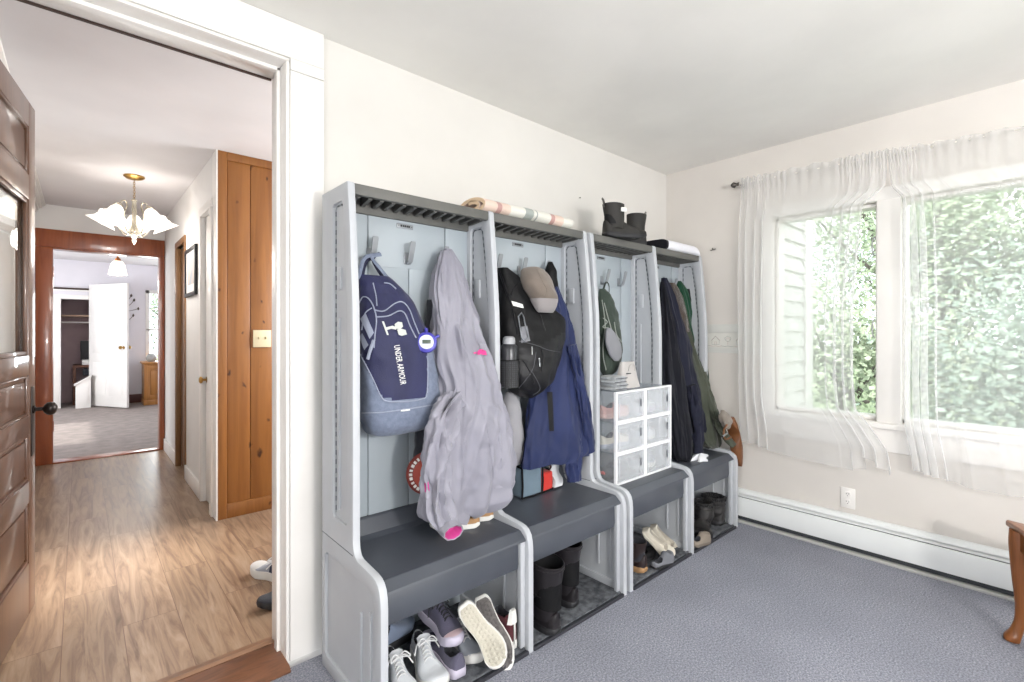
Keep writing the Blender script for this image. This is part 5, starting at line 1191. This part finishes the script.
# folded white towel with a navy end
M_ = MB(); rg = []
xs = [2.735 + .425 * i / 40 for i in range(41)]
for i, x in enumerate(xs):
    f = i / 40; e = math.sqrt(max(0.02, 1 - max(0, (f - .86) / .14) ** 2)); r = []
    for k in range(36):
        a = 2 * PI * k / 36; y = 1.72 + .10 * math.copysign(abs(math.cos(a)) ** .55, math.cos(a)); z = ZT + .036 + .0355 * e * math.copysign(abs(math.sin(a)) ** .6, math.sin(a)) - .0355 * (1 - e)
        r.append(Vector((x, y, max(ZT + .0005, z + .003 * nz((x * 8, y * 12, a))))))
    rg.append(r)
M_.loft(rg, 0, True, True, mif=lambda i, j: 1 if i < 2 else 0)
tag(M_.build('towel', [fabric('white_terry', '#e2e2e8', bump=.5, bs=160), F_ink], ang=70), 'folded white towel with a navy end on top of the last locker', 'towel')

# ================================================================== CURTAINS
def voile(name, lo, hi):
    m, nt, b = nodes(name); out = nt.nodes['Material Output']; nt.nodes.remove(b)
    df = N(nt, 'ShaderNodeBsdfDiffuse'); df.inputs[0].default_value = lin('#f1f1f0'); tl = N(nt, 'ShaderNodeBsdfTranslucent'); tl.inputs[0].default_value = lin('#f1f2f2')
    m1 = N(nt, 'ShaderNodeMixShader'); m1.inputs[0].default_value = .5; nt.links.new(df.outputs[0], m1.inputs[1]); nt.links.new(tl.outputs[0], m1.inputs[2])
    tr = N(nt, 'ShaderNodeBsdfTransparent'); mx = N(nt, 'ShaderNodeMixShader'); mx.inputs[0].default_value = .42
    lw = N(nt, 'ShaderNodeLayerWeight'); lw.inputs[0].default_value = .35
    fac = N(nt, 'ShaderNodeMapRange'); fac.inputs['From Min'].default_value = 0; fac.inputs['From Max'].default_value = .8; fac.inputs['To Min'].default_value = lo; fac.inputs['To Max'].default_value = hi
    nt.links.new(lw.outputs['Facing'], fac.inputs['Value']); nt.links.new(fac.outputs[0], mx.inputs[0])
    nt.links.new(tr.outputs[0], mx.inputs[1]); nt.links.new(m1.outputs[0], mx.inputs[2]); nt.links.new(mx.outputs[0], out.inputs[0]); return m
M_voile, M_voile2 = voile('sheer_voile', .38, .50), voile('thin_voile', .30, .48)
ROD = lambda y: 2.171 + .0324 * (y - .108)
XR = XW - .095
rd = thing('curtain_rod', 'thin pale curtain rod with small dark finial above the windows', 'curtain rod', (0, 0, 0))
MB().tube([(XR, 1.378, ROD(1.378)), (XR, -1.25, ROD(-1.25))], .0055, 10).build('rod', mat('rod_white', '#c9c6c0', .4), rd)
M_ = MB().lathe([(0, 0), (.011, .001), (.011, .012), (.007, .016), (.014, .024), (.019, .034), (.014, .046), (.005, .054), (0, .056)], 16, M=Matrix.Rotation(-PI / 2, 3, 'X').to_3x3()); M_.xf(Matrix.Translation((XR, 1.374, ROD(1.378))))
M_.build('finial', mat('pewter_dark', '#4f4a46', .4, metal=.6), rd)
M_ = MB(); M_.tube([(XW, 1.365, ROD(1.365) - .012), (XR + .02, 1.365, ROD(1.365) - .012), (XR, 1.365, ROD(1.365) - .009)], .005, 8); M_.build('bracket', mat('pewter_dark', '#4f4a46'), rd)
def curtain(label, yl, yr, zb, dens, amp, seed, nu=240, nv=70, x0=XR, fold=9):
    """sheer panel: left and right edge as functions of height; dens maps 0..1 across to fabric position (bunching)"""
    M_ = MB(); rg = []
    for j in range(nv + 1):
        f = j / nv; r = []
        for i in range(nu + 1):
            u = i / nu; zt = ROD(lerp(yl[0][1], yr[0][1], u)) + .032 + .006 * math.sin(u * 90 + seed); z = lerp(zt, interp(zb, u), f)
            a, c = interp(yl[::-1], z), interp(yr[::-1], z); w = interp(dens, u); y = lerp(a, c, w)
            d = (interp(dens, min(1, u + .01)) - interp(dens, max(0, u - .01))) / .02; k = max(.25, min(2.2, 1 / max(d, .15)))
            am = amp * (.25 + .75 * smoothstep(0, .25, f)) * (.12 + 1.0 * smoothstep(.75, 1.7, k)) * (1 - .35 * smoothstep(.75, 1, f)); ph = u * 2 * PI * fold + seed + 1.2 * nz((u * 6, f * 1.2, seed))
            x = x0 + am * math.sin(ph) + .006 * math.sin(u * 200 + f * 2) * (1 - smoothstep(.02, .12, f)) + .03 * smoothstep(.7, 1, f) * (nz((u * 4, f, seed + 4))) - .013 * math.exp(-((z - ROD(y)) / .02) ** 2)
            y += .010 * math.cos(ph) * k * smoothstep(0, .3, f)
            r.append(Vector((min(x, XW - .05), y, z)))
        rg.append(r)
    M_.loft(rg, 0, False, False, closed=False); return M_
c1 = curtain('', [(2.3, 1.362), (1.6, 1.366), (.9, 1.362), (.4, 1.350)], [(2.3, .60), (2.1, .60), (2.02, .605), (1.955, .695), (1.4, .742), (1.0, .742), (.82, .728), (.74, .66), (.62, .585), (.4, .56)],
             [(0, .545), (.25, .525), (.45, .50), (.6, .485), (.72, .50), (.74, .575), (.86, .53), (1, .49)], [(0, 0), (.30, .20), (.42, .36), (.56, .70), (.62, .76), (1, 1)], .016, .3)
tag(c1.build('curtain', M_voile, ang=180), 'sheer white curtain over the casement window and siding', 'curtain', 'sheer curtains')
c2 = curtain('', [(2.3, .605), (2.1, .595), (2.02, .59), (1.955, .545), (1.4, .53), (1.0, .535), (.78, .53), (.6, .50), (.4, .475)], [(2.3, -1.2), (.4, -1.15)],
             [(0, .545), (.2, .525), (.32, .515), (.34, .50), (.7, .49), (1, .49)], [(0, 0), (.26, .065), (.34, .11), (.5, .25), (1, 1)], .017, 2.1, nu=300, fold=12)
tag(c2.build('curtain', M_voile2, ang=180), 'sheer white curtain over the wide picture window', 'curtain', 'sheer curtains')

# ================================================================== SIDE TABLE
tb = thing('side_table', 'oak side table with curved leg in front of the baseboard heater', 'table', (2.826, .106, 0))
def leg(x, y, sx, sy):
    P = [(.0, .452, .027), (.0, .40, .029), (.0, .34, .026), (-.004, .25, .023), (-.008, .16, .019), (-.005, .09, .018), (.006, .045, .021), (.016, .02, .026), (.018, .004, .024), (.016, 0, .017)]
    rings = []; pp = spline([(p[0], 0, p[1]) for p in P], 40); rr = spline([(p[2], 0, 0) for p in P], 40)
    for c, r in zip(pp, rr):
        rings.append([Vector((x + sx * c.x + r.x * math.copysign(abs(math.cos(a)) ** .7, math.cos(a)), y + sy * c.x + r.x * math.copysign(abs(math.sin(a)) ** .7, math.sin(a)), max(0, c.z))) for a in (2 * PI * k / 20 for k in range(20))])
    MB().loft(rings).build('leg', M_oak, tb, ang=50)
P0 = Vector((.040, .046)); ea = Vector((-.25, -.97)); eb = Vector((-.89, -.46))
top = [P0 + eb * .34, P0 + eb * .02, P0 + ea * .012, P0 + ea * .62, P0 + ea * .66 + eb * .04, P0 + ea * .62 + eb * .40, P0 + ea * .3 + eb * .48]
MB().prism([tuple(q) for q in top], 2, .453, .477, b=.006).build('table_top', M_oak, tb)
lg = [Vector((0, 0))] + [q + (Vector((-.2, -.35)) - q) * .16 for q in (top[0], top[3], top[5])]
for q, (sx, sy) in zip(lg, ((-.3, 1), (-1, .3), (.7, -.7), (-1, -.3))): leg(q.x, q.y, sx, sy)
M_ = MB()
for q, r in zip((lg[0], lg[2], lg[3], lg[1]), (lg[2], lg[3], lg[1], lg[0])):
    d = (r - q); M_.box(0, d.length, -.009, .009, .375, .4535, b=.003, M=Matrix.Translation((q.x, q.y, 0)) @ Matrix.Rotation(math.atan2(d.y, d.x), 4, 'Z'))
M_.build('apron', M_oak, tb)

# small nail and mark on the walls
p = aty(579, 198, D); M_ = MB().lathe([(0, -.012), (.0035, -.012), (.0035, -.010), (.0015, -.009), (.0015, .004), (0, .004)], 10, M=Matrix.Rotation(-PI / 2, 3, 'X').to_3x3()); M_.xf(Matrix.Translation((p.x, D, p.z)))
tag(M_.build('nail', M_iron), 'small dark nail in the cream wall above the lockers', 'nail')
p = atx(714, 250, XW); M_ = MB(); M_.tube([(XW + .004, p.y, p.z), (XW - .02, p.y, p.z + .002), (XW - .024, p.y, p.z + .012)], .003, 6); M_.tube([(XW - .012, p.y + .02, p.z - .003), (XW - .012, p.y - .02, p.z + .004)], .0025, 6)
tag(M_.build('wall_hook', M_iron), 'tiny dark hook in the beige wall above the wallpaper border', 'hook')

# ================================================================== HALLWAY THINGS
def emis(name, c, e, alpha=None):
    m, nt, b = nodes(name); b.inputs['Base Color'].default_value = lin(c); b.inputs['Emission Color'].default_value = lin(c); b.inputs['Emission Strength'].default_value = e; b.inputs['Roughness'].default_value = .4
    v = coords(nt); n = N(nt, 'ShaderNodeTexNoise', Scale=18.0, Detail=3.0); nt.links.new(v, n.inputs['Vector'])
    nt.links.new(ramp(nt, n.outputs['Fac'], [(.3, c), (.7, '#ffffff')]), b.inputs['Base Color']); return m
M_shade = emis('lit_alabaster_glass', '#fff6ea', 1.05)
cx_, cy_ = .312, 4.76
ch = thing('chandelier', 'brass and glass chandelier with five lit tulip shades in the hallway', 'chandelier', (cx_, cy_, 0))
MB().lathe([(0, HH - .001), (.066, HH - .001), (.068, HH - .008), (.05, HH - .022), (.02, HH - .03), (0, HH - .032)], 28).build('canopy', M_brass, ch)
M_ = MB()
for i in range(9):
    z = HH - .04 - i * .0165; rr = []
    for k in range(12):
        a = 2 * PI * k / 12; rr.append((.006 * math.cos(a) if i % 2 else 0, 0 if i % 2 else .006 * math.cos(a), z + .0115 * math.sin(a)))
    M_.tube(rr, .0018, 5, closed=True)
M_.build('chain', M_brass, ch)
M_nick = mat('pale_nickel', '#c8c2b2', .25, metal=.9)
MB().lathe([(0, 2.285), (.012, 2.283), (.02, 2.27), (.012, 2.255), (.016, 2.23), (.013, 2.12), (.02, 2.07), (.036, 2.04), (.04, 2.02), (.028, 1.995), (.012, 1.975), (.018, 1.96), (.01, 1.945), (0, 1.925)], 24).build('column', M_nick, ch)
for i in range(5):
    a = math.radians(72 * i + 14); ux, uy = math.cos(a), math.sin(a)
    def Q(r, z): return Vector((r * ux, r * uy, z))
    arm = MB().tube(spline([Q(.015, 2.03), Q(.055, 2.0), Q(.095, 2.06), Q(.10, 2.15), Q(.075, 2.21), Q(.09, 2.245), Q(.13, 2.23), Q(.152, 2.185)], 40), .005, 8).build('arm', M_nick, ch)
    ax = Vector((ux * .5, uy * .5, -.86)).normalized(); Rm = Vector((0, 0, 1)).rotation_difference(ax).to_matrix()
    s = MB().lathe([(.014, -.008), (.018, 0), (.030, .008), (.044, .03), (.050, .055), (.058, .08), (.078, .105), (.092, .118), (.090, .119), (.075, .104), (.054, .078), (.046, .054), (.040, .03), (.02, .012)], 48, Q(.155, 2.185), M=Rm, cap0=False, cap1=False, wave=lambda t, z: .10 * smoothstep(.07, .12, z) * math.cos(6 * t))
    s.build('shade', M_shade, arm)
    MB().lathe([(0, -.02), (.012, -.018), (.016, -.004), (.012, .006), (0, .008)], 14, Q(.153, 2.19), M=Rm).build('socket', M_nick, arm)
    bl = MB().lathe([(0, .01), (.012, .015), (.022, .04), (.024, .055), (.015, .075), (0, .082)], 16, Q(.155, 2.185), M=Rm); bl.build('bulb', emis('warm_bulb', '#fff2dc', 4.0), arm)
light('chandelier_light', 'POINT', (cx_, cy_, 1.90), 15, (1, .96, .91), shadow_soft_size=.15)
# framed picture
pf = thing('picture_frame', 'black framed picture with pale mat hanging on the hallway wall', 'picture', (HR, 4.64, 1.735))
M_ = MB(); M_.plate([(-.245, -.195), (.245, -.195), (.245, .195), (-.245, .195)], [[(-.215, -.165), (.215, -.165), (.215, .165), (-.215, .165)]], 0, -.022, -.001, b=.003); M_.build('frame', M_black, pf)
MB().box(-.010, -.002, -.22, .22, -.17, .17).build('mat_board', mat('mat_board', '#dcdad6', .8), pf)
MB().box(-.0115, -.0095, -.15, .15, -.10, .10).build('print', mat('soft_print', '#b9a79b', .7, '#8f9aa6', ns=9), pf)

# ================================================================== FAR ROOM THINGS
pd = thing('pendant_light', 'small lit glass pendant on the ceiling of the far room', 'pendant', (.39, 8.7, 0))
MB().lathe([(0, FH - .001), (.06, FH - .001), (.065, FH - .012), (.03, FH - .05), (.012, FH - .07), (.012, FH - .16), (.034, FH - .18), (.03, FH - .21), (0, FH - .212)], 20).build('canopy', mat('copper_brass', '#a9683a', .35, metal=.8), pd)
MB().lathe([(.028, FH - .205), (.055, FH - .215), (.078, FH - .26), (.088, FH - .32), (.104, FH - .40), (.102, FH - .401), (.084, FH - .32), (.072, FH - .26), (.03, FH - .215)], 32, cap0=False, cap1=False, wave=lambda a, z: .03 * math.cos(8 * a)).build('shade', emis('lit_bell_glass', '#f6ead8', .9), pd)
MB().lathe([(0, FH - .215), (.02, FH - .225), (.033, FH - .27), (.025, FH - .31), (0, FH - .32)], 16).build('bulb', emis('pendant_bulb', '#fff2dc', 3.0), pd)
light('pendant_bulb_light', 'POINT', (.39, 8.7, FH - .46), 12, (1, .94, .86), shadow_soft_size=.1)
cb_ = thing('cabinet', 'golden wood cabinet with panelled door under the far window', 'cabinet', (.815, 10.36, 0))
MB().box(0, .75, .0, .48, .06, .70, b=.004).build('carcass', M_cabwood, cb_); MB().box(-.025, .775, -.025, .50, .70, .735, b=.008).build('cabinet_top', M_cabwood, cb_); MB().box(-.01, .76, -.012, .49, 0, .085, b=.006).build('plinth', M_cabwood, cb_)
for x in (.02, .385):
    M_ = MB(); M_.plate([(x, .11), (x + .345, .11), (x + .345, .67), (x, .67)], [[(x + .06, .17), (x + .285, .17), (x + .285, .61), (x + .06, .61)]], 1, -.018, .0, b=.004); M_.box(x + .07, x + .275, -.010, .0, .18, .60, b=.006); dd = M_.build('door', M_cabwood, cb_)
    MB().lathe([(0, .022), (.012, .018), (.012, .01), (.005, .006), (.005, 0)], 12, (x + .31 if x < .1 else x + .03, -.018, .45), M=Matrix.Rotation(PI / 2, 3, 'X').to_3x3()).build('knob', M_brass, dd)
tag(MB().lathe([(0, 0), (.05, 0), (.075, .03), (.08, .07), (.06, .11), (.04, .125), (.045, .135), (.035, .135), (.03, .12), (0, .03)], 28, (.93, 10.55, .736)).build('vase', mat('pale_ceramic', '#b5b7b6', .4)), 'small pale ceramic pot standing on the golden cabinet', 'pot')
# metal twig wall ornament
M_ = MB(); M_.tube(spline([(.60, FY1 - .012, 1.12), (.61, FY1 - .02, 1.4), (.615, FY1 - .02, 1.65), (.63, FY1 - .02, 1.88)], 20), .006, 6)
for (z, dx, dz) in ((1.45, .09, .10), (1.55, -.06, .12), (1.62, .16, .05), (1.7, .10, .12), (1.74, -.07, .12), (1.8, .06, .1)):
    M_.tube(spline([(.612, FY1 - .02, z), (.612 + dx * .5, FY1 - .022, z + dz * .35), (.612 + dx, FY1 - .02, z + dz)], 8), .004, 5)
    M_.lathe([(0, -.03), (.016, -.01), (.014, .01), (0, .032)], 8, (.612 + dx, FY1 - .02, z + dz))
tag(M_.build('wall_ornament', mat('twig_metal', '#5d5148', .5, metal=.4)), 'dark branching twig ornament on the far room wall', 'wall ornament')
ds = thing('desk', 'dark wooden desk inside the closet alcove of the far room', 'desk', (-.22, 11.2, 0))
MB().box(.12, .82, 0, .48, .64, .68, b=.004).build('desk_top', M_desk, ds)
for x in (.14, .78):
    for y in (.03, .45): MB().box(x - .02, x + .02, y - .02, y + .02, 0, .64, b=.003).build('leg', M_desk, ds)
mo = thing('monitor', 'black computer monitor on the far alcove desk', 'monitor', (.16, 11.32, .681))
MB().box(-.16, .24, 0, .03, .09, .42, b=.006).build('screen', M_black, mo); MB().box(.02, .06, .012, .03, .01, .12, b=.003).build('neck', M_black, mo); MB().box(-.04, .12, -.04, .1, 0, .012, b=.004).build('base', M_black, mo)
pr_ = thing('printer', 'pale low printer on the desk below the monitor', 'printer', (.02, 11.225, .681)); MB().box(0, .2, 0, .075, 0, .09, b=.008).build('printer_body', M_white, pr_); MB().box(.02, .18, -.012, .06, .09, .10, b=.003).build('paper_tray', mat('tray_grey', '#77777a', .5), pr_)
shf = thing('closet_shelf', 'pale wooden shelf inside the closet alcove of the far room', 'shelf', (0, FY1 + .45, 1.52)); MB().box(-.535, .635, -.16, .34, 0, .025, b=.003).build('shelf_board', mat('shelf_tan', '#c0a58c', .6), shf)
MB().tube([(-.535, -.05, -.10), (.635, -.05, -.10)], .013, 10).build('hanging_rail', M_white, shf)
oc = thing('office_chair', 'dark office chair half hidden behind the low stair wall', 'chair', (.03, 10.95, 0))
MB().box(-.02, .3, .0, .24, .40, .46, b=.02, seg=3).build('seat', F_char, oc); MB().box(.0, .28, .20, .24, .5, .62, b=.015, seg=3).build('backrest', F_char, oc); MB().lathe([(.02, .04), (.02, .40)], 12, (.14, .12, 0)).build('stem', M_black, oc)
M_ = MB()
for i in range(5):
    a = 2 * PI * i / 5; M_.tube([(.14, .12, .06), (.14 + .13 * math.cos(a), .12 + .09 * math.sin(a), .03)], [.018, .014], 6)
M_.build('base', M_black, oc)
S.view_settings.view_transform = 'Standard'; S.view_settings.look = 'None'; S.view_settings.gamma = 1; S.view_settings.exposure = 0.02
S.view_settings.use_curve_mapping = False
S.cycles.use_denoising = True; S.cycles.max_bounces = 10; S.cycles.transparent_max_bounces = 24; S.cycles.sample_clamp_indirect = 6
